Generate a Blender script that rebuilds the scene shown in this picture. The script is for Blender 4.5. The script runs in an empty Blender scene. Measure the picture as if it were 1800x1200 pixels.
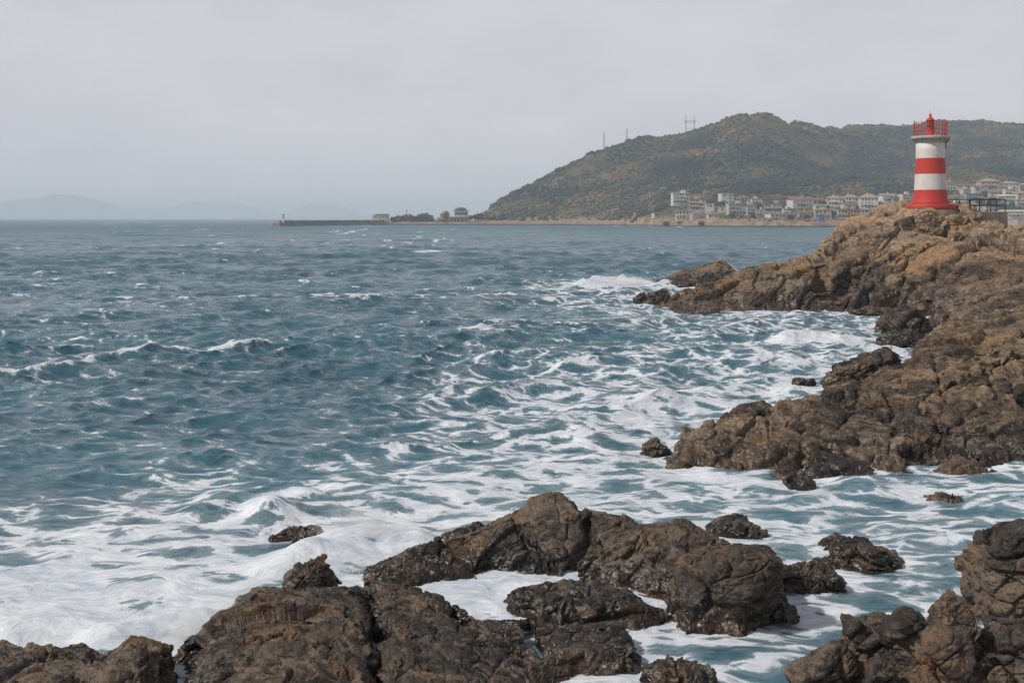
import bpy, bmesh, math, random
import numpy as np
from mathutils import Vector
R = math.radians
rnd = random.Random(7)
scene = bpy.context.scene
COL = scene.collection

# ------------------------------------------------------------------ camera
F, CX, HY, EYE = 2000.0, 900.0, 383.0, 8.0      # focal length in photo pixels, horizon row, eye height
cam = bpy.data.cameras.new('camera')
cam.lens = 40.0; cam.sensor_width = 36.0
cam.shift_y = -(600.0 - HY) / 1800.0
cam.clip_start = 0.5; cam.clip_end = 90000
camo = bpy.data.objects.new('camera', cam); COL.objects.link(camo)
camo.location = (0, 0, EYE); camo.rotation_euler = (R(90), 0, 0)
scene.camera = camo

# ------------------------------------------------------------------ sky, sun, exposure
SUN_EL, SUN_AZ = R(46), R(252)                  # azimuth clockwise from +Y: sun behind the left shoulder
world = bpy.data.worlds.new('World'); scene.world = world; world.use_nodes = True
nt = world.node_tree; nt.nodes.clear()
out = nt.nodes.new('ShaderNodeOutputWorld'); bg = nt.nodes.new('ShaderNodeBackground')
sky = nt.nodes.new('ShaderNodeTexSky'); sky.sky_type = 'NISHITA'; sky.sun_disc = False
sky.sun_elevation = SUN_EL; sky.sun_rotation = SUN_AZ
sky.air_density = 1.0; sky.dust_density = 6.0; sky.ozone_density = 2.0
tc = nt.nodes.new('ShaderNodeTexCoord')
mp = nt.nodes.new('ShaderNodeMapping'); mp.inputs['Scale'].default_value = (1.0, 1.0, 2.2)
nt.links.new(tc.outputs['Generated'], mp.inputs['Vector'])
no = nt.nodes.new('ShaderNodeTexNoise'); no.inputs['Scale'].default_value = 6.5; no.inputs['Detail'].default_value = 6.0
no.inputs['Roughness'].default_value = 0.55
nt.links.new(mp.outputs['Vector'], no.inputs['Vector'])
cr = nt.nodes.new('ShaderNodeValToRGB')
cr.color_ramp.elements[0].position = 0.3; cr.color_ramp.elements[0].color = (6.45, 6.38, 6.85, 1)
cr.color_ramp.elements[1].position = 0.72; cr.color_ramp.elements[1].color = (7.45, 7.30, 7.65, 1)
nt.links.new(no.outputs['Fac'], cr.inputs['Fac'])
mx = nt.nodes.new('ShaderNodeMixRGB'); mx.inputs['Fac'].default_value = 0.93    # thin overcast veils the clear sky
nt.links.new(sky.outputs['Color'], mx.inputs['Color1']); nt.links.new(cr.outputs['Color'], mx.inputs['Color2'])
sx = nt.nodes.new('ShaderNodeSeparateXYZ'); nt.links.new(tc.outputs['Generated'], sx.inputs[0])
el = nt.nodes.new('ShaderNodeMapRange'); el.inputs[1].default_value = .16; el.inputs[2].default_value = .75; el.inputs[3].default_value = 1.0; el.inputs[4].default_value = .40
nt.links.new(sx.outputs[2], el.inputs[0])
dm = nt.nodes.new('ShaderNodeMixRGB'); dm.blend_type = 'MULTIPLY'; dm.inputs['Fac'].default_value = 1.0
nt.links.new(mx.outputs['Color'], dm.inputs['Color1']); nt.links.new(el.outputs[0], dm.inputs['Color2'])
nt.links.new(dm.outputs['Color'], bg.inputs['Color']); bg.inputs['Strength'].default_value = 0.1
nt.links.new(bg.outputs['Background'], out.inputs['Surface'])

sun = bpy.data.lights.new('sun', 'SUN'); sun.energy = 3.6; sun.angle = R(3); sun.color = (1.0, 0.93, 0.83)
suno = bpy.data.objects.new('sun', sun); COL.objects.link(suno)
sd = Vector((math.sin(SUN_AZ) * math.cos(SUN_EL), math.cos(SUN_AZ) * math.cos(SUN_EL), math.sin(SUN_EL)))
suno.rotation_euler = sd.to_track_quat('Z', 'Y').to_euler(); suno.location = (0, 0, 300)
vs = scene.view_settings
scene.display_settings.display_device = 'sRGB'
vs.view_transform = 'Standard'; vs.look = 'None'; vs.exposure = 0.0; vs.gamma = 1.0
scene.cycles.volume_bounces = 2
scene.cycles.max_bounces = 6
scene.cycles.use_denoising = True

# ------------------------------------------------------------------ helpers
def W(px, py, Y):                    # world point seen at photo pixel (px, py) at depth Y
    return np.array([(px - CX) / F * Y, Y, EYE - (py - HY) / F * Y])
def Wz(px, py, z):                   # the same, depth chosen from a known height above the sea
    return W(px, py, (EYE - z) * F / (py - HY))
def G(px, py):                       # point on the sea surface
    return Wz(px, py, 0.0)[:2]

def tag(o, label=None, cat=None, group=None, kind=None):
    if label: o['label'] = label
    if cat: o['category'] = cat
    if group: o['group'] = group
    if kind: o['kind'] = kind
    return o
def empty(name, loc, rz=0.0):
    o = bpy.data.objects.new(name, None); COL.objects.link(o)
    o.location = loc; o.rotation_euler = (0, 0, rz); o.empty_display_size = 0.5
    return o
def link(name, me, parent=None, loc=None):
    o = bpy.data.objects.new(name, me); COL.objects.link(o)
    if parent is not None: o.parent = parent
    if loc is not None: o.location = loc
    return o
def np_mesh(name, P, Fc, mat=None, smooth=True, attrs=None):
    me = bpy.data.meshes.new(name)
    P = np.ascontiguousarray(P, dtype=np.float32); Fc = np.ascontiguousarray(Fc, dtype=np.int32)
    n, k = Fc.shape
    me.vertices.add(len(P)); me.vertices.foreach_set('co', P.ravel())
    me.loops.add(n * k); me.loops.foreach_set('vertex_index', Fc.ravel())
    me.polygons.add(n); me.polygons.foreach_set('loop_start', np.arange(0, n * k, k, dtype=np.int32))
    me.polygons.foreach_set('loop_total', np.full(n, k, dtype=np.int32))
    me.polygons.foreach_set('use_smooth', np.full(n, smooth, dtype=bool))
    me.update(calc_edges=True)
    for an, av in (attrs or {}).items():
        a = me.attributes.new(an, 'FLOAT', 'POINT'); a.data.foreach_set('value', np.ascontiguousarray(av, dtype=np.float32))
    if mat: me.materials.append(mat)
    return me

class MB:                            # collects simple solids into one mesh
    def __init__(s): s.v = []; s.f = []; s.m = []
    def add(s, vs_, fs, m=0):
        b = len(s.v); s.v += [tuple(v) for v in vs_]; s.f += [tuple(b + i for i in f) for f in fs]; s.m += [m] * len(fs); return s
    def box(s, x0, x1, y0, y1, z0, z1, m=0):
        return s.add([(x0,y0,z0),(x1,y0,z0),(x1,y1,z0),(x0,y1,z0),(x0,y0,z1),(x1,y0,z1),(x1,y1,z1),(x0,y1,z1)],
                     [(0,3,2,1),(4,5,6,7),(0,1,5,4),(1,2,6,5),(2,3,7,6),(3,0,4,7)], m)
    def lathe(s, prof, n=32, cx=0, cy=0, mats=None):
        vs_ = []; fs = []
        for r, z in prof:
            for i in range(n):
                a = 2 * math.pi * i / n; vs_.append((cx + r * math.cos(a), cy + r * math.sin(a), z))
        b = len(s.v); s.v += vs_
        for j in range(len(prof) - 1):
            for i in range(n):
                k = (i + 1) % n
                s.f.append((b+j*n+i, b+j*n+k, b+(j+1)*n+k, b+(j+1)*n+i)); s.m.append(mats[j] if mats else 0)
        s.f.append(tuple(b + i for i in reversed(range(n)))); s.m.append(mats[0] if mats else 0)
        s.f.append(tuple(b + (len(prof)-1)*n + i for i in range(n))); s.m.append(mats[-1] if mats else 0)
        return s
    def tube(s, a, b, r, n=8, r2=None, m=0):
        a = Vector(a); b = Vector(b); d = (b - a).normalized(); u = d.orthogonal().normalized(); w = d.cross(u)
        r2 = r if r2 is None else r2
        vs_ = [a + (u*math.cos(t) + w*math.sin(t))*r for t in [2*math.pi*i/n for i in range(n)]] + \
              [b + (u*math.cos(t) + w*math.sin(t))*r2 for t in [2*math.pi*i/n for i in range(n)]]
        fs = [(i, (i+1)%n, n+(i+1)%n, n+i) for i in range(n)] + [tuple(reversed(range(n))), tuple(range(n, 2*n))]
        return s.add(vs_, fs, m)
    def ring(s, R_, z, r, n=40, k=6, cx=0, cy=0):
        vs_ = []; fs = []
        for i in range(n):
            a = 2*math.pi*i/n
            for j in range(k):
                t = 2*math.pi*j/k; q = R_ + r*math.cos(t); vs_.append((cx+q*math.cos(a), cy+q*math.sin(a), z+r*math.sin(t)))
        for i in range(n):
            for j in range(k):
                fs.append((i*k+j, ((i+1)%n)*k+j, ((i+1)%n)*k+(j+1)%k, i*k+(j+1)%k))
        return s.add(vs_, fs)
    def hip(s, x0, x1, y0, y1, z0, z1, ov=0.5, ridge=0.4):
        x0-=ov; x1+=ov; y0-=ov; y1+=ov; cx=(x0+x1)/2; cy=(y0+y1)/2; h=(x1-x0)*ridge/2
        return s.add([(x0,y0,z0),(x1,y0,z0),(x1,y1,z0),(x0,y1,z0),(x0,y0,z0+.25),(x1,y0,z0+.25),(x1,y1,z0+.25),(x0,y1,z0+.25),(cx-h,cy,z1),(cx+h,cy,z1)],
                     [(0,3,2,1),(0,1,5,4),(1,2,6,5),(2,3,7,6),(3,0,4,7),(4,5,9,8),(5,6,9),(6,7,8,9),(7,4,8)])
    def mesh(s, name, mats, smooth=False):
        me = bpy.data.meshes.new(name); me.from_pydata(s.v, [], s.f)
        for m in (mats if isinstance(mats, (list, tuple)) else [mats]): me.materials.append(m)
        me.polygons.foreach_set('material_index', s.m)
        if smooth: me.polygons.foreach_set('use_smooth', [len(f) == 4 for f in s.f])
        me.update(); return me
    def build(s, name, mats, parent=None, loc=None, smooth=False):
        return link(name, s.mesh(name, mats, smooth), parent, loc)

# ------------------------------------------------------------------ numpy noise
def _mix(h):
    h = h.astype(np.uint32); h ^= h >> np.uint32(16); h *= np.uint32(0x7feb352d); h ^= h >> np.uint32(15)
    h *= np.uint32(0x846ca68b); h ^= h >> np.uint32(16); return h
def _hash(ix, iy, iz, seed):
    return _mix(ix.astype(np.uint32)*np.uint32(0x8da6b343) ^ iy.astype(np.uint32)*np.uint32(0xd8163841)
                ^ iz.astype(np.uint32)*np.uint32(0xcb1ab31f) ^ np.uint32((seed*0x9e3779b1) & 0xffffffff))
def _u(h): return (h & np.uint32(0xffffff)).astype(np.float32) / np.float32(16777216)
def vnoise(c, seed=0):               # smooth value noise, about -1..1
    i = np.floor(c).astype(np.int32); f = (c - i).astype(np.float32); f = f*f*f*(f*(f*6-15)+10)
    r = 0
    for dx in (0, 1):
        wx = f[:,0] if dx else 1-f[:,0]
        for dy in (0, 1):
            wy = wx * (f[:,1] if dy else 1-f[:,1])
            for dz in (0, 1):
                w = wy * (f[:,2] if dz else 1-f[:,2])
                r = r + w * _u(_hash(i[:,0]+dx, i[:,1]+dy, i[:,2]+dz, seed))
    return r*2-1
def fbm(c, octv=4, seed=0, gain=0.5, ridged=False):
    a = 1.0; t = 0.0; r = np.zeros(len(c), np.float32); c = c.astype(np.float32)
    for o in range(octv):
        n = vnoise(c, seed+o*17)
        r += a * ((1-2*np.abs(n)) if ridged else n); t += a; a *= gain; c = c*2.03 + 3.7
    return r/t
def worley(c, seed=0):
    n = len(c); i = np.floor(c).astype(np.int32); f = (c - i).astype(np.float32)
    F1 = np.full(n, 9, np.float32); F2 = np.full(n, 9, np.float32); hid = np.zeros(n, np.uint32); bv = np.zeros((n,3), np.float32)
    for dx in (-1,0,1):
        for dy in (-1,0,1):
            for dz in (-1,0,1):
                h = _hash(i[:,0]+dx, i[:,1]+dy, i[:,2]+dz, seed)
                h2 = _mix(h + np.uint32(101)); h3 = _mix(h + np.uint32(977))
                v = np.stack([dx+_u(h)-f[:,0], dy+_u(h2)-f[:,1], dz+_u(h3)-f[:,2]], 1)
                d = np.sqrt((v*v).sum(1)); m = d < F1
                F2 = np.where(m, F1, np.minimum(F2, d)); F1 = np.where(m, d, F1)
                hid = np.where(m, h, hid); bv[m] = v[m]
    return F1, F2, hid, -bv
def sstep(a, b, x):
    t = np.clip((x-a)/(b-a), 0, 1); return t*t*(3-2*t)
def vnormals(P, Fc):
    a, b, c = P[Fc[:,0]], P[Fc[:,1]], P[Fc[:,2]]
    if Fc.shape[1] == 4: fn = np.cross(c - a, P[Fc[:,3]] - b)
    else: fn = np.cross(b - a, c - a)
    N = np.zeros_like(P)
    for k in range(Fc.shape[1]):
        for ax in range(3): N[:,ax] += np.bincount(Fc[:,k], fn[:,ax], len(P))
    return N / (np.linalg.norm(N, axis=1, keepdims=True) + 1e-9)
def strata(az, dip, lean):           # bedding frame: u along the trace, w across the beds
    u = np.array([math.cos(dip), math.sin(az), math.sin(dip)]); u /= np.linalg.norm(u)
    w = np.array([-math.sin(dip), -lean, math.cos(dip)]); w -= u*(w@u); w /= np.linalg.norm(w)
    return np.stack([u, np.cross(w, u), w])
def rockify(P, Fc, T, B, seed, amp=1.0, levels=((3.8,.40),(1.3,.19),(.45,.062),(.18,.024)), fine=.045, st=(2.6,1.35,.52), ledge=1.0):
    """Break a smooth mass into tilted beds, blocks and flat facets of thickness about T."""
    P0 = P.astype(np.float64); tone = np.zeros(len(P), np.float32); N0 = vnormals(P0, Fc); D = np.zeros(len(P))
    q0 = P0 @ B.T
    wv = np.stack([fbm(P0/(T*4.5)+9*j, 3, seed+31*j) for j in range(3)], 1)
    q0 = q0 + wv*T*np.array([.7,.7,.32])
    for k, (s, a) in enumerate(levels):
        q = q0 + k*3.17
        c = q/(T*s*np.array(st))
        F1, F2, h, v = worley(c, seed+k*7)
        g = np.stack([_u(_mix(h+np.uint32(j*911+5)))-.5 for j in range(3)], 1)
        facet = (_u(_mix(h+np.uint32(77)))-.5)*.95 + (v*g).sum(1)*3.5
        crack = 1-sstep(0, (.05,.07,.10)[min(k,2)], F2-F1)
        D += (facet - crack*(.85,1.0,.5)[min(k,2)])*a*T
        tone += _u(_mix(h+np.uint32(333)))*(.38, .28, .22, .12)[k]
    for sc_, a in ((1.2,.15),(.40,.065)):      # beds stand out as ledges
        t_ = q0[:,2]/(T*sc_)+fbm(P0/(T*2.2), 2, seed+70)*.5; ib = np.floor(t_); fr = t_-ib
        hb = _u(_hash(ib.astype(np.int32), (q0[:,0]/(T*4)).astype(np.int32), 0*ib.astype(np.int32), seed+71))
        D += (fr**1.6*(.15+1.0*hb*hb)-.2)*a*T*ledge
    d = fbm(q0/(T*np.array([.55,.40,.20])), 4, seed+90, .58)*fine*T*1.5 + fbm(P0/(T*.11), 3, seed+91, .6)*fine*T*.7
    P1 = P0 + N0*((D+d)*amp)[:,None]
    return P1, tone

def tps(pts, vals, smooth=1e-4):
    n = len(pts); c = pts.mean(0); sc = np.abs(pts-c).max(); q = (pts-c)/sc
    d = np.sqrt(((q[:,None]-q[None])**2).sum(-1)); K = np.where(d > 0, d*d*np.log(d+1e-12), 0) + np.eye(n)*smooth
    Pm = np.concatenate([np.ones((n,1)), q], 1)
    A = np.block([[K, Pm], [Pm.T, np.zeros((3,3))]]); w = np.linalg.solve(A, np.concatenate([vals, np.zeros(3)]))
    def ev(x):
        x = (x-c)/sc; r = np.zeros(len(x))
        for k in range(n):
            d2 = (x[:,0]-q[k,0])**2 + (x[:,1]-q[k,1])**2
            r += w[k]*.5*d2*np.log(d2+1e-12)
        return r + w[n] + x @ w[n+1:]
    return ev
def poly_sd(x, poly):                # signed distance, positive inside
    d = np.full(len(x), 1e9); ins = np.zeros(len(x), bool); n = len(poly)
    for k in range(n):
        a, b = poly[k], poly[(k+1)%n]; e = b-a; L = (e@e)+1e-12
        t = np.clip(((x-a)@e)/L, 0, 1); dd = x-a-t[:,None]*e
        d = np.minimum(d, np.sqrt((dd**2).sum(1)))
        if a[1] != b[1]:
            cr_ = ((a[1] > x[:,1]) != (b[1] > x[:,1])) & (x[:,0] < (b[0]-a[0])*(x[:,1]-a[1])/(b[1]-a[1])+a[0]); ins ^= cr_
    return np.where(ins, d, -d)
def grid_faces(ny, nx):
    i = np.arange(ny*nx, dtype=np.int32).reshape(ny, nx)
    return np.stack([i[:-1,:-1], i[:-1,1:], i[1:,1:], i[1:,:-1]], -1).reshape(-1, 4)

# ------------------------------------------------------------------ materials
class NG:
    def __init__(s, name):
        s.m = bpy.data.materials.new(name); s.m.use_nodes = True; s.t = s.m.node_tree; s.t.nodes.clear()
        s.o = s.n('ShaderNodeOutputMaterial'); s.b = s.n('ShaderNodeBsdfPrincipled'); s.l(s.b.outputs[0], s.o.inputs['Surface'])
    def n(s, t, **k):
        x = s.t.nodes.new(t)
        for a, v in k.items(): setattr(x, a, v)
        return x
    def l(s, a, b): s.t.links.new(a, b)
    def val(s, node, name, v):
        if hasattr(v, 'node'): s.l(v, node.inputs[name])
        else: node.inputs[name].default_value = v
    def noise(s, vec, scale, detail=5, rough=.55, dist=0.0):
        x = s.n('ShaderNodeTexNoise'); s.l(vec, x.inputs['Vector']); x.inputs['Scale'].default_value = scale
        x.inputs['Detail'].default_value = detail; x.inputs['Roughness'].default_value = rough; x.inputs['Distortion'].default_value = dist
        return x.outputs['Fac']
    def pos(s): return s.n('ShaderNodeNewGeometry').outputs['Position']
    def obj(s): return s.n('ShaderNodeTexCoord').outputs['Object']
    def scale(s, vec, sc, rot=(0,0,0)):
        x = s.n('ShaderNodeMapping'); s.l(vec, x.inputs['Vector']); x.inputs['Scale'].default_value = sc; x.inputs['Rotation'].default_value = rot
        return x.outputs['Vector']
    def math(s, op, a, b=0.0, c=None, clamp=False):
        x = s.n('ShaderNodeMath', operation=op); x.use_clamp = clamp
        for i, v in enumerate((a, b) if c is None else (a, b, c)):
            if hasattr(v, 'node'): s.l(v, x.inputs[i])
            else: x.inputs[i].default_value = v
        return x.outputs[0]
    def ramp(s, f, stops, interp='LINEAR'):
        x = s.n('ShaderNodeValToRGB'); s.l(f, x.inputs['Fac']); e = x.color_ramp.elements; x.color_ramp.interpolation = interp
        while len(e) < len(stops): e.new(0.5)
        for k, (p, c) in enumerate(stops):
            e[k].position = p; e[k].color = (*c, 1) if hasattr(c, '__len__') else (c, c, c, 1)
        return x.outputs['Color']
    def map(s, f, a, b, c=0.0, d=1.0, smooth=True):
        x = s.n('ShaderNodeMapRange'); x.interpolation_type = 'SMOOTHSTEP' if smooth else 'LINEAR'
        for i, v in enumerate((f, a, b, c, d)):
            if hasattr(v, 'node'): s.l(v, x.inputs[i])
            else: x.inputs[i].default_value = v
        return x.outputs[0]
    def mix(s, f, a, b, bt='MIX'):
        x = s.n('ShaderNodeMixRGB', blend_type=bt); s.val(x, 'Fac', f)
        for nm, v in (('Color1', a), ('Color2', b)):
            if hasattr(v, 'node'): s.l(v, x.inputs[nm])
            else: x.inputs[nm].default_value = (*v, 1) if hasattr(v, '__len__') else (v, v, v, 1)
        return x.outputs[0]
    def attr(s, name):
        x = s.n('ShaderNodeAttribute'); x.attribute_name = name; return x.outputs['Fac']
    def z(s, vec):
        x = s.n('ShaderNodeSeparateXYZ'); s.l(vec, x.inputs[0]); return x.outputs[2]
    def bump(s, h, dist, strength=1.0, nrm=None):
        x = s.n('ShaderNodeBump'); s.l(h, x.inputs['Height']); x.inputs['Distance'].default_value = dist; x.inputs['Strength'].default_value = strength
        if nrm is not None: s.l(nrm, x.inputs['Normal'])
        return x.outputs[0]
    def fin(s, col, rough=.7, nrm=None, spec=None, metal=None):
        s.val(s.b, 'Base Color', col if hasattr(col, 'node') else (*col, 1)); s.val(s.b, 'Roughness', rough)
        if nrm is not None: s.l(nrm, s.b.inputs['Normal'])
        if spec is not None: s.val(s.b, 'Specular IOR Level', spec)
        if metal is not None: s.b.inputs['Metallic'].default_value = metal
        return s.m

def painted(name, col, dirt=(.25,.2,.15), amt=.25, rough=.6, scale=1.2):
    g = NG(name); p = g.obj()
    n = g.noise(g.scale(p, (1,1,.25)), scale, 6, .65); m = g.map(n, .44, .74, 0, amt)
    n2 = g.noise(p, scale*6, 4)
    c = g.mix(m, col, dirt); c = g.mix(.16, c, g.ramp(n2, [(.3, .25), (.7, 1.0)]), 'MULTIPLY')
    return g.fin(c, rough, g.bump(n2, .01, .5))

def rock_material(name, wet_lo, wet_hi, dark, mid, tan, ochre, unit, tan_lo, tan_hi, o0=.60, dryr=.72):
    g = NG(name); p = g.pos(); z = g.z(p)
    tilt = g.scale(p, (.7, .85, 1.35), (0, R(-28), 0))
    big = g.noise(tilt, .55/unit, 6, .6); med = g.noise(tilt, 2.4/unit, 6, .62, .4); fin = g.noise(p, 11/unit, 5, .65)
    tone = g.attr('tone')
    v = g.math('ADD', g.math('MULTIPLY', med, .65), g.math('MULTIPLY', tone, .5))
    base = g.ramp(v, [(.38, dark), (.54, mid), (.70, tan)])
    f = g.math('ADD', g.math('MULTIPLY', big, .8), g.math('MULTIPLY', fin, .35))
    och = g.map(f, o0, o0+.12, 0, .8)
    base = g.mix(och, base, ochre)
    hi = g.math('ADD', z, g.math('MULTIPLY', g.math('SUBTRACT', big, .5), (tan_hi-tan_lo)*1.1))
    dry = g.map(hi, tan_lo, tan_hi)
    pale = g.ramp(v, [(.36, [x*.38 for x in tan]), (.52, [x*1.0 for x in tan]), (.72, [min(x*1.7, .6) for x in tan])])
    pale = g.mix(g.math('MULTIPLY', och, .8), pale, [x*1.5 for x in ochre])
    base = g.mix(dry, base, pale)
    speck = g.map(fin, .42, .6, .72, 1.12)
    base = g.mix(1.0, base, speck, 'MULTIPLY')
    wn = g.math('ADD', z, g.math('MULTIPLY', g.math('SUBTRACT', med, .5), (wet_hi-wet_lo)*1.2))
    wet = g.map(wn, wet_lo, wet_hi, 1, 0)
    base = g.mix(g.math('MULTIPLY', wet, .75), base, g.mix(1.0, base, (.28,.28,.30), 'MULTIPLY'))
    rough = g.math('ADD', g.math('MULTIPLY', wet, -.50), g.math('ADD', dryr, g.math('MULTIPLY', fin, .2)))
    def chips(sc):               # flat chips, each tilted its own way
        q = g.scale(p, (.75*sc, 1.0*sc, 1.45*sc), (0, R(-26), 0)); vc = g.n('ShaderNodeTexVoronoi'); g.l(q, vc.inputs['Vector']); vc.inputs['Scale'].default_value = 1.0
        a = g.n('ShaderNodeVectorMath', operation='SUBTRACT'); g.l(q, a.inputs[0]); g.l(vc.outputs['Position'], a.inputs[1])
        b = g.n('ShaderNodeVectorMath', operation='SUBTRACT'); g.l(vc.outputs['Color'], b.inputs[0]); b.inputs[1].default_value = (.5,.5,.5)
        d = g.n('ShaderNodeVectorMath', operation='DOT_PRODUCT'); g.l(a.outputs[0], d.inputs[0]); g.l(b.outputs[0], d.inputs[1])
        return d.outputs['Value']
    b0 = g.bump(chips(2.2/unit), .30*unit, .9); b0 = g.bump(chips(5.5/unit), .12*unit, .9, b0); b1 = g.bump(med, .05*unit, .7, b0)
    b2 = g.bump(fin, .03*unit, .8, b1)
    return g.fin(base, rough, b2, .5)

M = {}
M['fg_rock'] = rock_material('dark wet rock', .05, .85, (.009,.007,.006), (.031,.023,.017), (.128,.090,.062), (.135,.070,.028), .55, 3.2, 6.0, .60, .56)
M['mid_rock'] = rock_material('brown coast rock', .3, 1.9, (.015,.011,.008), (.054,.038,.026), (.225,.158,.102), (.165,.098,.048), 1.0, 1.9, 4.6, .60)
M['head_rock'] = rock_material('tan headland rock', .6, 3.6, (.020,.015,.011), (.078,.055,.038), (.215,.155,.105), (.27,.155,.07), 2.0, 2.7, 6.8, .575)

def sea_material():
    g = NG('sea water'); p = g.pos(); foam = g.attr('foam')
    # foam: lace of bubbles round dark eyes, drawn out along the swell
    warp = g.n('ShaderNodeTexNoise'); g.l(p, warp.inputs['Vector']); warp.inputs['Scale'].default_value = .55; warp.inputs['Detail'].default_value = 2
    wv = g.n('ShaderNodeVectorMath', operation='SCALE'); g.l(warp.outputs['Color'], wv.inputs[0]); wv.inputs['Scale'].default_value = 1.5
    wp = g.n('ShaderNodeVectorMath', operation='ADD'); g.l(p, wp.inputs[0]); g.l(wv.outputs[0], wp.inputs[1])
    st = g.scale(wp.outputs[0], (.48, 1.0, .6), (0, 0, R(8)))
    def vor(vec, sc):
        x = g.n('ShaderNodeTexVoronoi', feature='DISTANCE_TO_EDGE'); g.l(vec, x.inputs['Vector']); x.inputs['Scale'].default_value = sc
        return x.outputs['Distance']
    v1 = g.map(vor(st, .95), 0, .40, 1, 0, False)
    rn = g.noise(st, 1.9, 5, .6, .15); v2 = g.math('SUBTRACT', 1.0, g.math('MULTIPLY', g.math('ABSOLUTE', g.math('SUBTRACT', rn, .5)), 5.0), None, True)
    n1 = g.noise(st, 1.1, 7, .62, .2); n2 = g.noise(st, 5.0, 5, .6, .1)
    lace = g.math('ADD', g.math('ADD', g.math('MULTIPLY', v1, .36), g.math('MULTIPLY', v2, .20)),
                  g.math('ADD', g.math('MULTIPLY', g.map(n1, .25, .75, 0, 1, False), .30), g.math('ADD', g.math('MULTIPLY', g.map(vor(st, 3.1), 0, .36, 1, 0, False), .12), g.math('MULTIPLY', g.map(g.noise(st, 10.0, 4, .6), .25, .75, 0, 1, False), .09))))
    f = g.math('ADD', foam, g.math('SUBTRACT', lace, 1.0))
    mask = g.map(f, -.035, .10, 0, 1)
    thin = g.map(f, -.26, .04, 0, .18)
    mask = g.math('MAXIMUM', mask, thin)
    # water body
    nb = g.noise(g.scale(p, (.3, 1, 1)), .05, 5, .6)
    deep = g.ramp(nb, [(.35, (.027,.085,.124)), (.65, (.050,.138,.184))])
    aer = g.map(foam, .25, .75, 0, .75)
    deep = g.mix(aer, deep, (.115,.215,.225))
    g.val(g.b, 'Base Color', deep); g.b.inputs['IOR'].default_value = 1.33
    ln = g.n('ShaderNodeVectorMath', operation='LENGTH'); g.l(p, ln.inputs[0])
    g.l(g.map(ln.outputs['Value'], 60, 900, .09, .42, False), g.b.inputs['Roughness'])     # unresolved wavelets act as roughness
    w1 = g.noise(g.scale(p, (.55, 1, 1)), 1.6, 7, .62, .3); w2 = g.noise(g.scale(p, (.4, 1, 1)), .09, 6, .68)
    b1 = g.bump(w2, 1.9, .9); b2 = g.bump(w1, .20, .9, b1)
    cn = g.n('ShaderNodeTexNoise'); g.l(g.scale(p, (.6, 1, 1)), cn.inputs['Vector']); cn.inputs['Scale'].default_value = 1.3; cn.inputs['Detail'].default_value = 5; cn.inputs['Roughness'].default_value = .6
    c0 = g.n('ShaderNodeVectorMath', operation='SUBTRACT'); g.l(cn.outputs['Color'], c0.inputs[0]); c0.inputs[1].default_value = (.5,.5,.5)
    c1 = g.n('ShaderNodeVectorMath', operation='MULTIPLY'); g.l(c0.outputs[0], c1.inputs[0]); c1.inputs[1].default_value = (.55,.95,0)
    wn_ = g.n('ShaderNodeTexNoise'); g.l(g.scale(p, (.35, 1, 1)), wn_.inputs['Vector']); wn_.inputs['Scale'].default_value = .11; wn_.inputs['Detail'].default_value = 6; wn_.inputs['Roughness'].default_value = .7
    d0 = g.n('ShaderNodeVectorMath', operation='SUBTRACT'); g.l(wn_.outputs['Color'], d0.inputs[0]); d0.inputs[1].default_value = (.5,.5,.5)
    d1 = g.n('ShaderNodeVectorMath', operation='MULTIPLY'); g.l(d0.outputs[0], d1.inputs[0]); d1.inputs[1].default_value = (.35,.95,0)
    d2 = g.n('ShaderNodeVectorMath', operation='ADD'); g.l(c1.outputs[0], d2.inputs[0]); g.l(d1.outputs[0], d2.inputs[1])
    c2 = g.n('ShaderNodeVectorMath', operation='ADD'); g.l(b2, c2.inputs[0]); g.l(d2.outputs[0], c2.inputs[1])
    c3 = g.n('ShaderNodeVectorMath', operation='NORMALIZE'); g.l(c2.outputs[0], c3.inputs[0])
    g.l(c3.outputs[0], g.b.inputs['Normal'])
    fo = g.n('ShaderNodeBsdfPrincipled'); fo.inputs['Roughness'].default_value = .8
    fcol = g.ramp(g.math('ADD', g.math('MULTIPLY', n1, .45), g.math('MULTIPLY', n2, .55)), [(.36, (.36,.43,.52)), (.60, (.66,.69,.74))])
    g.l(fcol, fo.inputs['Base Color']); g.l(g.bump(g.math('ADD', n1, g.math('MULTIPLY', n2, .30)), .22, .7), fo.inputs['Normal'])
    ms = g.n('ShaderNodeMixShader'); g.l(mask, ms.inputs[0]); g.l(g.b.outputs[0], ms.inputs[1]); g.l(fo.outputs[0], ms.inputs[2])
    g.l(ms.outputs[0], g.o.inputs['Surface'])
    return g.m
M['sea'] = sea_material()

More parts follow.
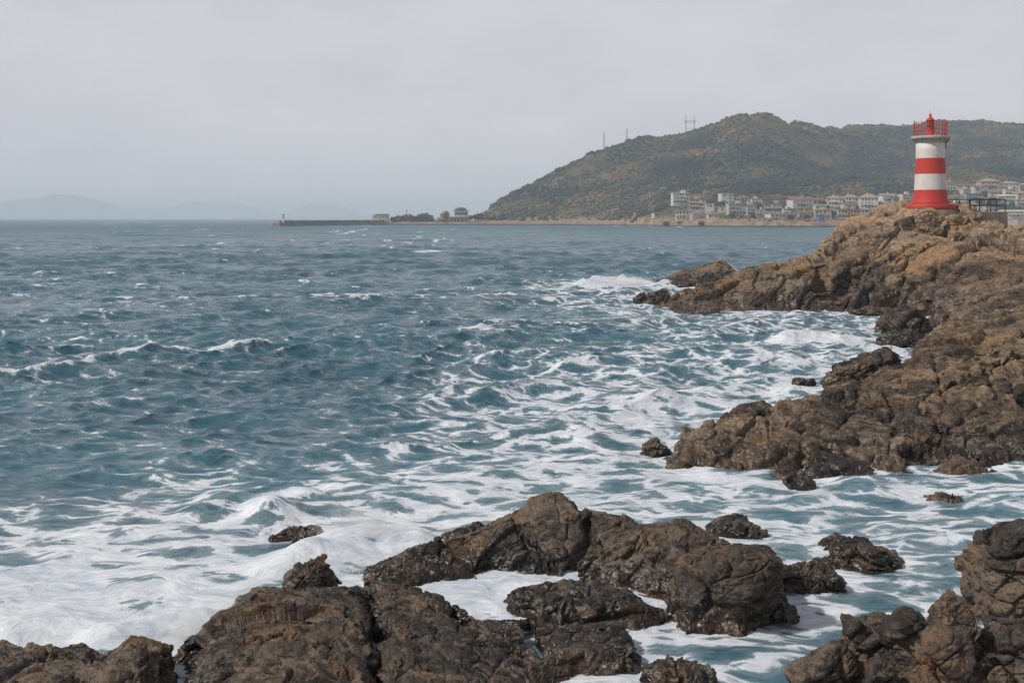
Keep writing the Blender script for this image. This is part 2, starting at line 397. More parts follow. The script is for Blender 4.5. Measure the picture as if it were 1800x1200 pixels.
def hill_material():
    g = NG('scrub hillside'); p = g.pos(); z = g.z(p)
    n = g.noise(p, .022, 6, .6); n2 = g.noise(p, .16, 5, .6)
    v = g.math('ADD', g.math('MULTIPLY', n, .6), g.math('MULTIPLY', n2, .4))
    scrub = g.ramp(v, [(.38, (.028,.038,.024)), (.48, (.062,.060,.034)), (.58, (.115,.085,.048)), (.70, (.21,.15,.09))])
    rock = g.ramp(n2, [(.35, (.14,.10,.072)), (.65, (.30,.22,.15))])
    lo = g.map(g.math('ADD', z, g.math('MULTIPLY', g.math('SUBTRACT', n2, .5), 10)), 6, 11, 1, 0)
    c = g.mix(lo, scrub, rock)
    wet = g.map(z, .8, 2.2, 1, 0)
    c = g.mix(wet, c, (.05,.04,.035))
    return g.fin(c, .9, g.bump(n2, 2.0, .7), .2)
M['hill'] = hill_material()
def leaf_material():
    g = NG('scrub foliage'); t = g.attr('tint'); p = g.pos(); n = g.noise(p, .7, 4, .7)
    c = g.ramp(t, [(.0, (.012,.026,.032)), (.36, (.025,.042,.040)), (.56, (.058,.064,.044)), (.75, (.135,.098,.058)), (1.0, (.24,.145,.085))])
    c = g.mix(.7, c, g.map(n, .35, .68, .45, 1.35), 'MULTIPLY')
    return g.fin(c, .85, g.bump(n, 1.0, .9), .2)
M['leaf'] = leaf_material()
def island_material():
    g = NG('far island'); n = g.noise(g.pos(), .004, 5)
    return g.fin(g.ramp(n, [(.4, (.05,.06,.04)), (.65, (.12,.10,.07))]), .9)
M['island'] = island_material()
def concrete(name, a, b, unit=1.0):
    g = NG(name); p = g.obj(); n = g.noise(g.scale(p, (1,1,.4)), .8/unit, 7, .65); n2 = g.noise(p, 7/unit, 5)
    c = g.mix(.35, g.ramp(n, [(.35, a), (.65, b)]), g.ramp(n2, [(.3, .3), (.7, 1.0)]), 'MULTIPLY')
    return g.fin(c, .85, g.bump(n2, .03*unit, .6))
M['concrete'] = concrete('weathered concrete', (.13,.105,.085), (.25,.21,.175))
M['deck'] = concrete('pale deck concrete', (.33,.31,.27), (.50,.48,.43))
M['pier'] = concrete('pier concrete', (.11,.10,.095), (.21,.185,.165), 8)
M['red'] = painted('red tower paint', (.47,.030,.022), (.26,.08,.055), .55)
M['white'] = painted('white tower paint', (.60,.585,.56), (.40,.30,.21), .50)
M['redmetal'] = painted('red metal paint', (.48,.035,.022), (.2,.05,.03), .4)
M['dark'] = painted('dark iron', (.035,.03,.028), (.12,.06,.03), .5)
M['pylon'] = painted('grey galvanised steel', (.20,.20,.21), (.1,.09,.08), .3)
M['rust'] = painted('rust streaked iron', (.10,.055,.035), (.2,.08,.03), .5)
g = NG('window glass'); M['glass'] = g.fin((.035,.042,.052), .15)
g = NG('blue glazing'); M['blueglass'] = g.fin((.035,.07,.15), .2)
g = NG('lantern glass'); M['lantern'] = g.fin((.10,.07,.06), .1)
def wallm(name, c): M[name] = painted(name, c, [x*.5 for x in c], .45, .8, .22)
wallm('white wall', (.60,.57,.53)); wallm('cream wall', (.54,.47,.38)); wallm('beige wall', (.45,.37,.29)); wallm('grey wall', (.42,.40,.39))
wallm('ochre wall', (.50,.33,.13)); wallm('pink roof', (.34,.23,.18)); wallm('red roof', (.24,.11,.075)); wallm('brown roof', (.17,.115,.08))
wallm('grey roof', (.24,.24,.25)); wallm('pale roof', (.52,.49,.46)); wallm('bluegrey wall', (.25,.28,.34)); wallm('blue tarp', (.03,.13,.38)); wallm('stone wall', (.30,.23,.16))
M['bark'] = painted('bark', (.06,.045,.03))

# ------------------------------------------------------------------ rocks
ROCK_EDGES = []                      # waterlines, used later for the surf around them
def compact(P, Fc, keep, *att):
    Fc = Fc[keep]; used = np.zeros(len(P), bool); used[Fc.ravel()] = True
    idx = np.cumsum(used)-1
    return (P[used], idx[Fc].astype(np.int32)) + tuple(a[used] for a in att)
def finish_rock(name, P, Fc, mat, tone, label, cat, group):
    c = np.array([P[:,0].mean(), P[:,1].mean(), 0.0])
    o = link(name, np_mesh(name, P-c, Fc, M[mat], True, {'tone': tone}), None, tuple(c))
    return tag(o, label, cat, group)
def outcrop(name, label, mat, on, outline, w, T, res, B, seed, cat='rock', group=None, cracks=(), amp=1.0, power=2.2, jit=.4, fine=.05, surf=1.0, sil=None, lift=0.0):
    pts = np.array([W(*q[:3]) if len(q) == 4 else Wz(*q) for q in on])
    poly = np.array([G(*q) for q in outline])
    lo = poly.min(0)-1.2*w; hi = poly.max(0)+1.2*w
    hi[0] = min(hi[0], 1.0*hi[1]); lo[0] = max(lo[0], -1.0*hi[1])
    nx = int((hi[0]-lo[0])/res)+1; ny = int((hi[1]-lo[1])/res)+1
    X, Y = np.meshgrid(np.linspace(lo[0], hi[0], nx), np.linspace(lo[1], hi[1], ny)); xy = np.stack([X.ravel(), Y.ravel()], 1)
    h = np.clip(tps(pts[:,:2], pts[:,2])(xy)+lift, .05+lift, pts[:,2].max()*1.12+lift)
    p3 = np.concatenate([xy, np.zeros((len(xy),1))], 1)
    sd = poly_sd(xy, poly) + fbm(p3/(w*1.1), 3, seed)*w*jit
    e = np.clip(sd/w, 0, 1); z = np.where(sd > 0, h*(1-(1-e)**power), np.maximum(sd*1.3, -1.5*w))
    for poly_c, dep, wid in cracks:
        c = np.array([W(*q)[:2] for q in poly_c]); d = np.full(len(xy), 1e9)
        for a, b in zip(c[:-1], c[1:]):
            ee = b-a; t = np.clip(((xy-a)@ee)/(ee@ee), 0, 1); d = np.minimum(d, np.linalg.norm(xy-a-t[:,None]*ee, axis=1))
        d += fbm(p3/(wid*2), 2, seed+5)*wid*.5
        z -= dep*np.exp(-(d/wid)**2)*(sd > 0)
    if sil:                          # the crest line surveyed from the shore
        sl = np.array(sil, float); cap = EYE-(np.interp(CX+F*xy[:,0]/xy[:,1], sl[:,0], sl[:,1])-HY)/F*xy[:,1]-T*.06*amp
        z = np.where(sd > 0, np.minimum(z, np.maximum(cap, -.2)), z)
    P = np.concatenate([xy, z[:,None]], 1); Fc = grid_faces(ny, nx)
    keep = (z[Fc] > -.5*w-.3).any(1)
    P, Fc = compact(P, Fc, keep)
    P, tone = rockify(P, Fc, T, B, seed, amp, fine=fine)
    ROCK_EDGES.append((poly, surf))
    return finish_rock(name, P, Fc, mat, tone, label, cat, group)
_ico = {}
def ico(n):
    if n not in _ico:
        bm = bmesh.new(); bmesh.ops.create_icosphere(bm, subdivisions=n, radius=1.0)
        P = np.array([v.co[:] for v in bm.verts]); Fc = np.array([[v.index for v in f.verts] for f in bm.faces]); bm.free(); _ico[n] = (P, Fc)
    return _ico[n]
def boulder(name, label, mat, outl, Y, depth, T, B, seed, sub=6, cat='rock', group=None, amp=1.0, sharp=26, fine=.05, surf=1.0, extra=()):
    """A faceted boulder whose outline seen from the shore is the given polygon at depth Y."""
    q = np.array([W(px, py, Y) for px, py in outl])[:, [0, 2]]
    c = q.mean(0); C3 = np.array([c[0], Y, c[1]]); rg = np.random.RandomState(seed)
    ns = []; ds = []
    area = 0.5*np.sum(q[:,0]*np.roll(q[:,1], -1)-np.roll(q[:,0], -1)*q[:,1])
    for k in range(len(q)):
        a, b = q[k], q[(k+1)%len(q)]; e = b-a; n2 = np.array([e[1], -e[0]])*(1 if area > 0 else -1); n2 /= np.linalg.norm(n2)+1e-9
        d = (a-c)@n2
        ns.append([n2[0], 0, n2[1]]); ds.append(max(d, .02))
        t = rg.uniform(.45, .8); v = np.array([n2[0], -t, n2[1]]); L = np.linalg.norm(v); ns.append(v/L); ds.append((d+t*depth*.30)/L)
        t = rg.uniform(.45, .9); v = np.array([n2[0], t, n2[1]]); L = np.linalg.norm(v); ns.append(v/L); ds.append((d+t*depth*.30)/L)
    for v, k in (((.15,-.85,.5), .46), ((-.35,-.9,.2), .5), ((0,1,.1), .5), ((.5,-.8,.1), .52)) + tuple(extra):
        v = np.array(v, float); v /= np.linalg.norm(v); ns.append(v); ds.append(depth*k)
    ns = np.array(ns); ds = np.maximum(np.array(ds), .03)
    D, Fc = ico(sub)
    r = 1/(np.maximum(D@ns.T/ds, 0)**sharp).sum(1)**(1/sharp)
    P = C3 + D*r[:,None]
    P, tone = rockify(P, Fc, T*1.2, B, seed, amp, levels=((3.6,.38),(1.4,.27),(.52,.12),(.20,.04)), fine=fine, ledge=.3, st=(1.7,1.2,.8))
    t = np.linspace(0, 2*math.pi, 9)[:-1]; hw = (q[:,0].max()-q[:,0].min())/2; cx = (q[:,0].max()+q[:,0].min())/2
    ROCK_EDGES.append((np.stack([cx+hw*np.cos(t), Y+depth*.45*np.sin(t)], 1), surf))
    return finish_rock(name, P, Fc, mat, tone, label, cat, group)

BF = strata(.35, R(23), .35); BM = strata(.25, R(27), .45); BH = strata(.2, R(29), .40)
GS = 'surf rocks off the shore'; GF = 'rocks of the foreground shore'

# headland under the lighthouse
outcrop('rocky_headland', 'tall tan rocky headland that carries the lighthouse', 'head_rock',
  [(1190,513,100.5,0),(1250,493,101,0),(1300,480,101,0),(1370,467,103,0),(1440,453,103,0),(1452,432,104,0),(1478,403,105,0),(1503,388,106,0),
   (1560,377,106.5,0),(1600,370,106,0),(1636,367,106,0),(1690,369,107,0),(1636,366,111,0),(1690,367,112,0),(1560,377,111,0),(1725,392,105,0),(1760,402,108,0),
   (1800,412,105,0),(1850,414,105,0),(1950,412,105,0),(1300,520,97.5,0),(1230,525,98,0),(1400,500,98.5,0),(1400,525,97,0),(1500,450,101,0),(1500,505,97.5,0),(1580,420,102.5,0),
   (1600,500,96.5,0),(1560,525,96,0),(1650,400,104,0),(1650,465,97,0),(1700,440,98,0),(1780,450,95,0),(1700,475,92,0),(1800,480,90,0),(1700,520,84,0),(1800,525,80,0),(1640,530,88,0),
   (1620,545,84,0),(1900,520,80,0),(1950,460,95,0),(1720,545,74,0),(1800,545,70,0),(1660,568,72,0),(1720,575,66,0),(1800,560,64,0),(1900,550,64,0),(1660,590,64,0),(2300,450,95,0),(2300,545,66,0),(2700,450,95,0),(2700,545,66,0)],
  [(1171,543),(1190,549),(1232,554),(1300,553),(1400,552),(1500,550),(1570,547),(1618,553),(1650,572),(1662,592),(1652,612),(1664,624),(1720,640),(2050,650),(2900,655),(2900,504),(1900,506),(1640,508),(1500,512),(1440,523),(1380,526),(1300,531),(1230,534),(1185,538)],
  3.2, 1.5, .085, BH, 11, 'headland', None,
  [([(1441,440,104),(1447,470,101),(1440,500,98.5)], 1.0, .35), ([(1470,500,97.5),(1490,460,100),(1560,440,101)], .9, .3), ([(1560,470,97),(1640,430,101),(1700,420,102)], 1.0, .35),
   ([(1640,520,90),(1690,500,88),(1800,490,87)], 1.3, .5), ([(1330,540,96.5),(1380,500,98.5)], .7, .3), ([(1650,475,96),(1640,520,92)], 1.0, .4), ([(1660,560,74),(1720,545,75),(1800,535,77)], 1.0, .4)], .85, sil=[(1165,548),(1171,540),(1178,522),(1195,505),(1215,500),(1240,493),(1265,489),(1290,478),(1330,472),(1380,465),(1430,455),(1441,453),(1447,438),(1460,422),(1480,400),(1500,387),(1530,379),(1560,373),(1590,367),(1640,365),(1690,367),(1720,384),(1750,398),(1775,404),(1800,411),(2100,412),(3000,420)])

boulder('crest_rock', 'pale brown rock hump against the front of the lighthouse plinth', 'head_rock', [(1580,425),(1590,378),(1618,368),(1642,371),(1662,382),(1668,425)], 105.0, 3.4, .8, BH, 91, 6, amp=.8)
boulder('crest_rock', 'smaller tan rock between the lighthouse plinth and the concrete platform', 'head_rock', [(1648,425),(1660,379),(1680,372),(1702,377),(1716,425)], 105.2, 3.2, .8, BH, 92, 6, amp=.8)

# middle promontory
outcrop('rocky_promontory', 'long brown rocky promontory with tilted beds and a deep wet crack', 'mid_rock',
  [(1190,802,35.8,0),(1215,772,37,0),(1242,757,38,0),(1270,740,39,0),(1303,722,40,0),(1350,716,40.5,0),(1400,720,40.5,0),(1450,702,41.5,0),(1498,686,42.5,0),(1518,702,42,0),(1535,672,44,0),(1575,658,45,0),
   (1620,641,46,0),(1650,607,48,0),(1700,592,49,0),(1760,572,49,0),(1800,563,49,0),(1900,550,49,0),(1250,812,35.4,0),(1320,820,35.2,0),(1300,775,37,0),(1400,790,36.5,0),(1440,760,38.5,0),(1500,740,39.5,0),(1500,795,36.4,0),
   (1600,715,40.8,0),(1600,780,37.2,0),(1650,660,44,0),(1700,670,42.5,0),(1700,750,38.8,0),(1700,800,36.6,0),(1800,640,44,0),(1800,735,39.4,0),(1800,800,36.6,0),(1900,640,44,0),(1900,740,39.5,0),(2200,600,46,0),(2200,760,38.5,0),(2600,620,46,0),(2600,760,38.5,0)],
  [(1171,828),(1198,842),(1240,851),(1320,853),(1392,852),(1408,838),(1425,845),(1500,842),(1600,836),(1700,834),(1800,834),(2100,838),(2900,842),(2900,600),(2100,610),(1800,615),(1650,632),(1580,655),(1540,672),(1512,702),(1480,716),(1400,742),(1300,752),(1225,790),(1180,812)],
  .85, .80, .034, BM, 23, 'promontory', None,
  [([(1409,850,34.4),(1410,800,36),(1407,760,38.3),(1412,735,39.5)], .75, .14), ([(1508,690,43),(1500,730,40.5),(1470,770,38)], .35, .14), ([(1560,690,43),(1580,760,38.5),(1560,800,36.5)], .35, .12),
   ([(1640,640,46),(1660,700,41.5),(1650,760,38.5)], .4, .14), ([(1600,800,36.5),(1700,735,39.5),(1800,690,42)], .45, .16), ([(1560,740,39.6),(1660,690,42),(1800,610,46)], .5, .18), ([(1720,600,48),(1740,680,42.5)], .35, .14)], 1.0, sil=[(1165,835),(1172,818),(1190,782),(1205,768),(1225,758),(1250,752),(1275,735),(1305,717),(1340,713),(1365,722),(1385,713),(1420,705),(1460,695),(1495,682),(1507,700),(1515,690),(1530,670),(1560,656),(1590,652),(1620,637),(1626,612),(1650,591),(1700,577),(1760,566),(1800,556),(2100,540)])

# rocks standing in the surf between the two
outcrop('surf_rock', 'low jagged dark reef rising to a peak, behind the tip of the lighthouse headland', 'mid_rock',
  [(1165,490,142,0),(1195,481,142.5,0),(1230,472,143,0),(1265,460,143,0),(1285,472,143,0),(1240,486,140,0),(1200,490,140,0)],
  [(1143,496),(1200,500),(1260,500),(1305,498),(1310,489),(1240,488),(1150,493)], 1.5, .7, .10, BH, 31, 'rock', GS, sil=[(1140,499),(1180,486),(1200,480),(1216,475),(1240,471),(1262,461),(1272,463),(1290,477),(1312,493)])
boulder('surf_rock', 'small low dark rock tapering to the left in white water, just off the headland tip', 'mid_rock', [(1114,526),(1140,516),(1168,511),(1177,520),(1176,536),(1150,540),(1118,532)], 110, 2.2, .7, BH, 32, 5, group=GS)
boulder('surf_rock', 'thin wave-washed ledge showing between the peaked reef and the headland tip', 'mid_rock', [(1160,506),(1180,498),(1205,496),(1222,499),(1222,508),(1165,509)], 127, 3, .6, BH, 33, 5, group=GS)
boulder('surf_rock', 'dark pyramid-shaped rock at the foot of the headland right of the cove', 'mid_rock', [(1556,582),(1575,556),(1592,543),(1614,548),(1626,566),(1632,592),(1560,590)], 79, 3.2, .8, BM, 34, 6, group=GS)
boulder('surf_rock', 'low flat grey ledge reaching from the coast into the cove foam', 'mid_rock', [(1552,604),(1590,592),(1640,588),(1650,612),(1600,617),(1560,611)], 70, 3.0, .6, BM, 35, 6, group=GS)
boulder('surf_rock', 'low dark shelf under the lighthouse headland where foam runs back', 'mid_rock', [(1500,549),(1530,540),(1570,541),(1590,552),(1560,558),(1510,556)], 92, 3.0, .6, BH, 36, 5, group=GS)
boulder('surf_rock', 'wedge-shaped brown rock with a sharp right peak, alone in the foam beyond the promontory', 'mid_rock', [(1446,668),(1480,645),(1530,625),(1556,619),(1566,630),(1577,655),(1578,680),(1450,684)], 55, 2.0, .55, BM, 37, 6, group=GS)
boulder('surf_rock', 'tiny dark rock barely above the foam left of the wedge-shaped rock', 'mid_rock', [(1395,671),(1410,665),(1430,666),(1434,674),(1400,678)], 55.5, .7, .3, BM, 38, 4, group=GS)
boulder('surf_rock', 'rounded dark rock in foam off the tip of the middle promontory', 'mid_rock', [(1124,786),(1140,778),(1160,780),(1171,797),(1160,812),(1130,806)], 38.3, .9, .35, BM, 39, 5, group=GS)
boulder('surf_rock', 'small pointed rock under the wet crack of the promontory, foam trailing off its sides', 'mid_rock', [(1378,862),(1394,844),(1407,838),(1420,846),(1436,864),(1425,872),(1388,872)], 33.4, .8, .3, BM, 40, 5, group=GS)
boulder('surf_rock', 'wave-washed rock hardly breaking the surface at the right of the lagoon', 'mid_rock', [(1615,882),(1640,871),(1655,867),(1682,878),(1680,890),(1620,890)], 32.2, .9, .3, BM, 41, 5, group=GS)
boulder('surf_rock', 'dark two-humped rock alone in the breakers at left', 'fg_rock', [(468,946),(490,929),(508,930),(530,921),(548,924),(563,940),(566,962),(480,962)], 28.0, .75, .28, BF, 42, 6, group=GS)

# foreground shore
outcrop('shore_outcrop', 'craggy brown outcrop with the highest pointed peak in the middle of the foreground', 'fg_rock',
  [(650,1012,.13),(700,988,.33),(745,965,.42),(780,946,.5),(800,995,.16),(850,926,.66),(880,914,.75),(903,910,.78),(928,892,1.0),(960,873,1.2),(985,874,1.18),(1020,903,1.0),(1060,911,.95),(1110,926,.85),(1150,930,.8),
   (1200,930,.8),(1250,945,.75),(1285,965,.6),(880,975,.28),(940,960,.5),(1000,975,.42),(1040,945,.68),(1060,985,.4),(1110,975,.5),(1150,1005,.35),(1200,980,.5),(990,1005,.15),(1190,1035,.25)],
  [(612,1022),(680,1040),(745,1032),(800,1020),(868,1004),(905,1006),(950,1018),(1010,1022),(1075,1026),(1150,1052),(1180,1072),(1240,1065),(1330,1040),(1330,992),(1272,978),(1210,958),(1110,952),(1020,944),(960,924),(915,932),(800,954),(700,990),(640,1010)],
  .5, .38, .016, BF, 51, 'rock outcrop', GF, fine=.075, cracks=
  [([(1030,905,26.8),(1040,950,26),(1000,1000,25.3)], .3, .08), ([(900,915,27.3),(930,960,26),(890,1000,25.5)], .25, .08), ([(1130,930,26.4),(1140,980,25.5),(1090,1015,25)], .2, .06)], amp=.72, lift=.10, sil=[(605,1030),(640,1008),(700,980),(760,950),(800,937),(850,922),(900,910),(915,898),(935,878),(960,869),(985,868),(1000,882),(1015,900),(1050,908),(1095,912),(1120,928),(1150,925),(1190,920),(1220,928),(1260,945),(1275,962),(1290,975),(1335,985)])
outcrop('shore_slab', 'broad dark layered slab filling the lower left of the foreground, foamy puddle on its back', 'fg_rock',
  [(383,1108,.42),(400,1080,.42),(450,1056,.42),(520,1046,.28),(600,1042,.30),(632,1044,.42),(450,1110,.8),(540,1095,.78),(620,1090,.7),(450,1170,.9),(550,1150,1.0),(620,1165,.75),(395,1190,.6),(500,1230,1.0),(400,1280,.9),(600,1260,.9)],
  [(335,1215),(348,1150),(368,1112),(420,1072),(490,1050),(560,1052),(642,1038),(650,1090),(660,1140),(668,1210),(660,1330),(300,1330)],
  .42, .40, .014, BF, 52, 'rock outcrop', GF, fine=.075, cracks= [([(485,1062,23.4),(540,1052,23.7),(600,1046,24)], .6, .17), ([(420,1140,20.4),(520,1130,20.4),(600,1140,20.3)], .2, .07)], amp=.8, lift=.06, sil=[(330,1200),(360,1140),(372,1120),(385,1088),(410,1068),(440,1050),(480,1038),(520,1034),(600,1030),(640,1030),(660,1040),(672,1100)])
outcrop('shore_slab', 'low dark wet slab with foam-filled gaps between the layered slab and the boulder', 'fg_rock',
  [(662,1030,.45),(700,1055,.38),(740,1075,.40),(700,1120,.6),(800,1105,.38),(850,1092,.30),(900,1100,.25),(760,1160,.55),(860,1150,.35),(950,1112,.28),(1000,1130,.2),(1080,1140,.2),(900,1180,.3),(700,1190,.7),(1040,1112,.22)],
  [(648,1032),(690,1046),(735,1058),(790,1080),(850,1094),(930,1096),(1000,1102),(1090,1112),(1128,1150),(1110,1182),(1010,1190),(960,1215),(900,1290),(660,1330),(655,1150)],
  .40, .34, .014, BF, 53, 'rock outcrop', GF, fine=.075, cracks= [([(655,1120,21),(700,1170,20),(800,1195,19.8)], .5, .10), ([(790,1090,22.4),(830,1140,21.3),(850,1200,20)], .35, .09), ([(925,1100,22.2),(930,1150,21),(960,1200,20)], .3, .07)], amp=.75, lift=.12, sil=[(645,1025),(670,1016),(700,1025),(720,1040),(770,1052),(790,1062),(840,1085),(900,1082),(950,1085),(1010,1095),(1080,1098),(1110,1108),(1135,1145)])
outcrop('shore_rock', 'smooth-backed mound of rock between the white foam pool and the narrow foam channel', 'fg_rock',
  [(915,1044,.30),(950,1030,.40),(1000,1020,.46),(1060,1030,.44),(1105,1052,.34),(1140,1080,.2),(1000,1060,.3),(1060,1075,.25)],
  [(878,1058),(900,1080),(960,1092),(1040,1104),(1120,1106),(1168,1098),(1160,1078),(1100,1050),(1020,1038),(940,1044)],
  .32, .34, .013, BF, 54, 'rock', GF, fine=.075, amp=.7, lift=.08, sil=[(875,1060),(895,1043),(920,1032),(960,1022),(1000,1017),(1050,1024),(1090,1035),(1125,1055),(1170,1088)])
outcrop('shore_rock', 'sloping wet rock base that the big square boulder sits on', 'fg_rock',
  [(1190,1075,.3),(1250,1058,.6),(1340,1060,.6),(1220,1090,.28),(1300,1088,.28),(1300,1045,.7),(1355,1075,.35)],
  [(1163,1085),(1208,1114),(1300,1112),(1366,1094),(1386,1064),(1360,1030),(1250,1022),(1190,1040)],
  .36, .30, .014, BF, 55, 'rock', GF, fine=.075, amp=.7, lift=.06)
boulder('boulder', 'big square-shouldered boulder split by a crack, right of the middle of the foreground', 'fg_rock',
  [(1232,1000),(1252,972),(1292,957),(1330,966),(1368,984),(1371,1040),(1350,1062),(1240,1058),(1228,1030)], 22.6, 1.35, .42, BF, 56, 7, 'boulder', GF, .42, 34, .022)
boulder('boulder', 'small pointed boulder perched on the back edge of the layered slab', 'fg_rock',
  [(505,1022),(522,1003),(545,985),(574,982),(586,1004),(602,1032),(560,1050),(508,1046)], 23.9, .8, .26, BF, 57, 6, 'boulder', GF, .8)
boulder('shore_rock', 'low dark rock touching the right foot of the big square boulder', 'fg_rock',
  [(1366,1012),(1385,1002),(1415,998),(1450,1010),(1478,1028),(1488,1044),(1470,1062),(1385,1062),(1368,1045)], 24.6, .9, .28, BF, 58, 6, group=GF)
boulder('shore_rock', 'large grey wave-worn rock with a flat sloping top in the lagoon foam', 'fg_rock',
  [(1468,968),(1500,952),(1555,955),(1568,975),(1582,1012),(1575,1028),(1470,1022)], 26.2, 1.3, .34, BF, 59, 6, group=GF, amp=.8)
boulder('shore_rock', 'low rock ledge awash in front of the flat-topped lagoon rock', 'fg_rock',
  [(1412,1004),(1440,990),(1475,990),(1492,1004),(1490,1022),(1420,1020)], 26.0, .7, .26, BF, 60, 5, group=GF)
boulder('shore_rock', 'half-drowned rock tip behind the flat-topped lagoon rock', 'fg_rock',
  [(1418,975),(1455,952),(1482,938),(1505,950),(1510,975),(1430,985)], 27.4, .8, .28, BF, 61, 5, group=GF, amp=.8)
boulder('shore_rock', 'smooth wave-washed hump with water streaming off, behind the pointed outcrop', 'fg_rock',
  [(1240,932),(1270,914),(1300,908),(1330,918),(1345,932),(1338,946),(1250,948)], 28.9, 1.3, .34, BF, 62, 6, group=GF, amp=.6)
boulder('shore_rock', 'small round rock at the waterline in front of the big square boulder', 'fg_rock',
  [(1362,1078),(1375,1062),(1392,1062),(1405,1078),(1400,1094),(1368,1096)], 22.6, .5, .2, BF, 63, 5, group=GF)
outcrop('shore_rock', 'dark ragged rock bank along the bottom left corner', 'fg_rock',
  [(-120,1140,.6),(0,1142,.62),(35,1150,.55),(90,1136,.68),(150,1133,.7),(182,1148,.55),(235,1121,.78),(270,1134,.7),(298,1150,.5),(100,1200,1.0),(230,1190,.9),(0,1220,1.0),(-120,1220,1.0),(200,1300,1.2)],
  [(-220,1168),(0,1170),(100,1166),(190,1166),(240,1152),(300,1170),(322,1190),(280,1235),(270,1330),(-220,1330)],
  .32, .36, .013, BF, 64, 'rock', GF, (), 1.0, sil=[(-300,1140),(0,1138),(20,1140),(40,1152),(80,1140),(110,1140),(140,1133),(180,1152),(205,1140),(235,1116),(265,1124),(290,1140),(312,1148),(330,1170)])
boulder('shore_rock', 'small dark rock between the corner rock bank and the layered slab', 'fg_rock',
  [(308,1160),(330,1132),(350,1120),(372,1140),(384,1165),(370,1185),(318,1182)], 20.6, .6, .24, BF, 65, 6, group=GF)
boulder('shore_rock', 'brown rock top cut off by the bottom edge, right of the middle', 'fg_rock',
  [(1130,1205),(1150,1180),(1190,1171),(1235,1180),(1262,1200),(1270,1250),(1130,1250)], 19.2, .9, .3, BF, 66, 6, group=GF)
GR = 'upright rocks in the right corner'
boulder('boulder', 'tall rounded brown boulder at the right edge, standing above the corner rocks', 'fg_rock',
  [(1701,990),(1712,952),(1735,930),(1775,915),(1850,905),(1930,930),(1950,1050),(1900,1150),(1770,1128),(1722,1075),(1703,1030)], 21.6, 2.2, .5, BF, 67, 7, 'boulder', GR, .7, 26, .03)
boulder('shore_rock', 'low dark rock at the foot of the tall right edge boulder', 'fg_rock',
  [(1690,1030),(1705,1022),(1722,1045),(1722,1060),(1694,1056)], 22.3, .5, .2, BF, 68, 5, group=GR)
def blade(label, o_, Y, dp, s, sub=6): return boulder('upright_rock', label, 'fg_rock', o_, Y, dp, .36, BF, s, sub, 'rock', GR, .75, 30, .04)
blade('tallest blade-shaped rock of the right corner cluster, dark on its right face', [(1632,1085),(1645,1055),(1665,1041),(1690,1048),(1710,1085),(1735,1140),(1740,1230),(1640,1230)], 18.6, .9, 70, 7)
blade('pale brown leaning rock left of the tallest blade in the right corner cluster', [(1555,1140),(1568,1095),(1600,1075),(1622,1083),(1640,1110),(1645,1230),(1550,1230)], 18.4, .8, 71)
blade('square-topped rock at the left shoulder of the right corner cluster', [(1490,1110),(1505,1093),(1550,1090),(1565,1100),(1562,1180),(1560,1240),(1485,1240)], 18.7, .8, 72)
blade('short pointed rock in front of the tallest blade in the right corner', [(1612,1170),(1630,1125),(1655,1116),(1690,1130),(1695,1190),(1690,1250),(1610,1250)], 17.5, .7, 73)
blade('sloping rock at the left foot of the right corner cluster, running down to the water', [(1380,1205),(1420,1165),(1450,1140),(1490,1128),(1500,1160),(1500,1260),(1380,1260)], 18.3, .8, 74)
blade('low dark rock filling the bottom right corner under the tall boulder', [(1690,1160),(1715,1130),(1760,1115),(1820,1110),(1880,1140),(1880,1270),(1690,1270)], 18.4, 1.1, 75, 7)
blade('narrow wedge of rock at the bottom edge between the corner cluster rocks', [(1520,1185),(1540,1160),(1570,1165),(1585,1200),(1590,1260),(1515,1260)], 17.6, .6, 76)

# ------------------------------------------------------------------ sea
EDGE_Y = 26000.0
def cascade(L, N, lmin, lmax, rms, seed, wdir, spread):
    rg = np.random.RandomState(seed); k1 = np.fft.fftfreq(N, L/N)*2*np.pi; kx, ky = np.meshgrid(k1, k1); k = np.sqrt(kx**2+ky**2); k[0,0] = 1
    lam = 2*np.pi/k; cosd = (kx*wdir[0]+ky*wdir[1])/k
    S = np.where((lam >= lmin) & (lam <= lmax), k**-1.85, 0)*np.abs(cosd)**spread*(cosd > -1); S[0,0] = 0
    h = (rg.randn(N,N)+1j*rg.randn(N,N))*S; hh = np.fft.ifft2(h).real; sc = rms/hh.std(); h = h*sc
    H = np.fft.ifft2(h).real; f = lambda q: np.fft.ifft2(q).real
    # the real field's own spectrum keeps slopes and chop consistent with H
    hk = np.fft.fft2(H); dx = f(1j*kx/k*hk); dy = f(1j*ky/k*hk)
    jx = f(-kx*kx/k*hk); jy = f(-ky*ky/k*hk); jxy = f(-kx*ky/k*hk)
    return L, np.stack([H, dx, dy, jx, jy, jxy]).astype(np.float32)
def samp(cs, x, y, nch=6):
    L, A = cs; N = A.shape[1]; u = x/L*N; v = y/L*N; i = np.floor(u).astype(int); j = np.floor(v).astype(int); fx = (u-i).astype(np.float32); fy = (v-j).astype(np.float32)
    i0 = i%N; i1 = (i+1)%N; j0 = j%N; j1 = (j+1)%N
    return [A[c][j0,i0]*(1-fx)*(1-fy)+A[c][j0,i1]*fx*(1-fy)+A[c][j1,i0]*(1-fx)*fy+A[c][j1,i1]*fx*fy for c in range(nch)]
wd = np.array([.30, -1.0]); wd /= np.linalg.norm(wd)
CASC = [(cascade(331.0, 256, 9, 46, .25, 3, wd, 5), 9), (cascade(83.0, 256, 2.2, 9, .195, 4, wd, 2.2), 2.2), (cascade(19.0, 256, .5, 2.2, .058, 5, wd, 1.2), .5)]

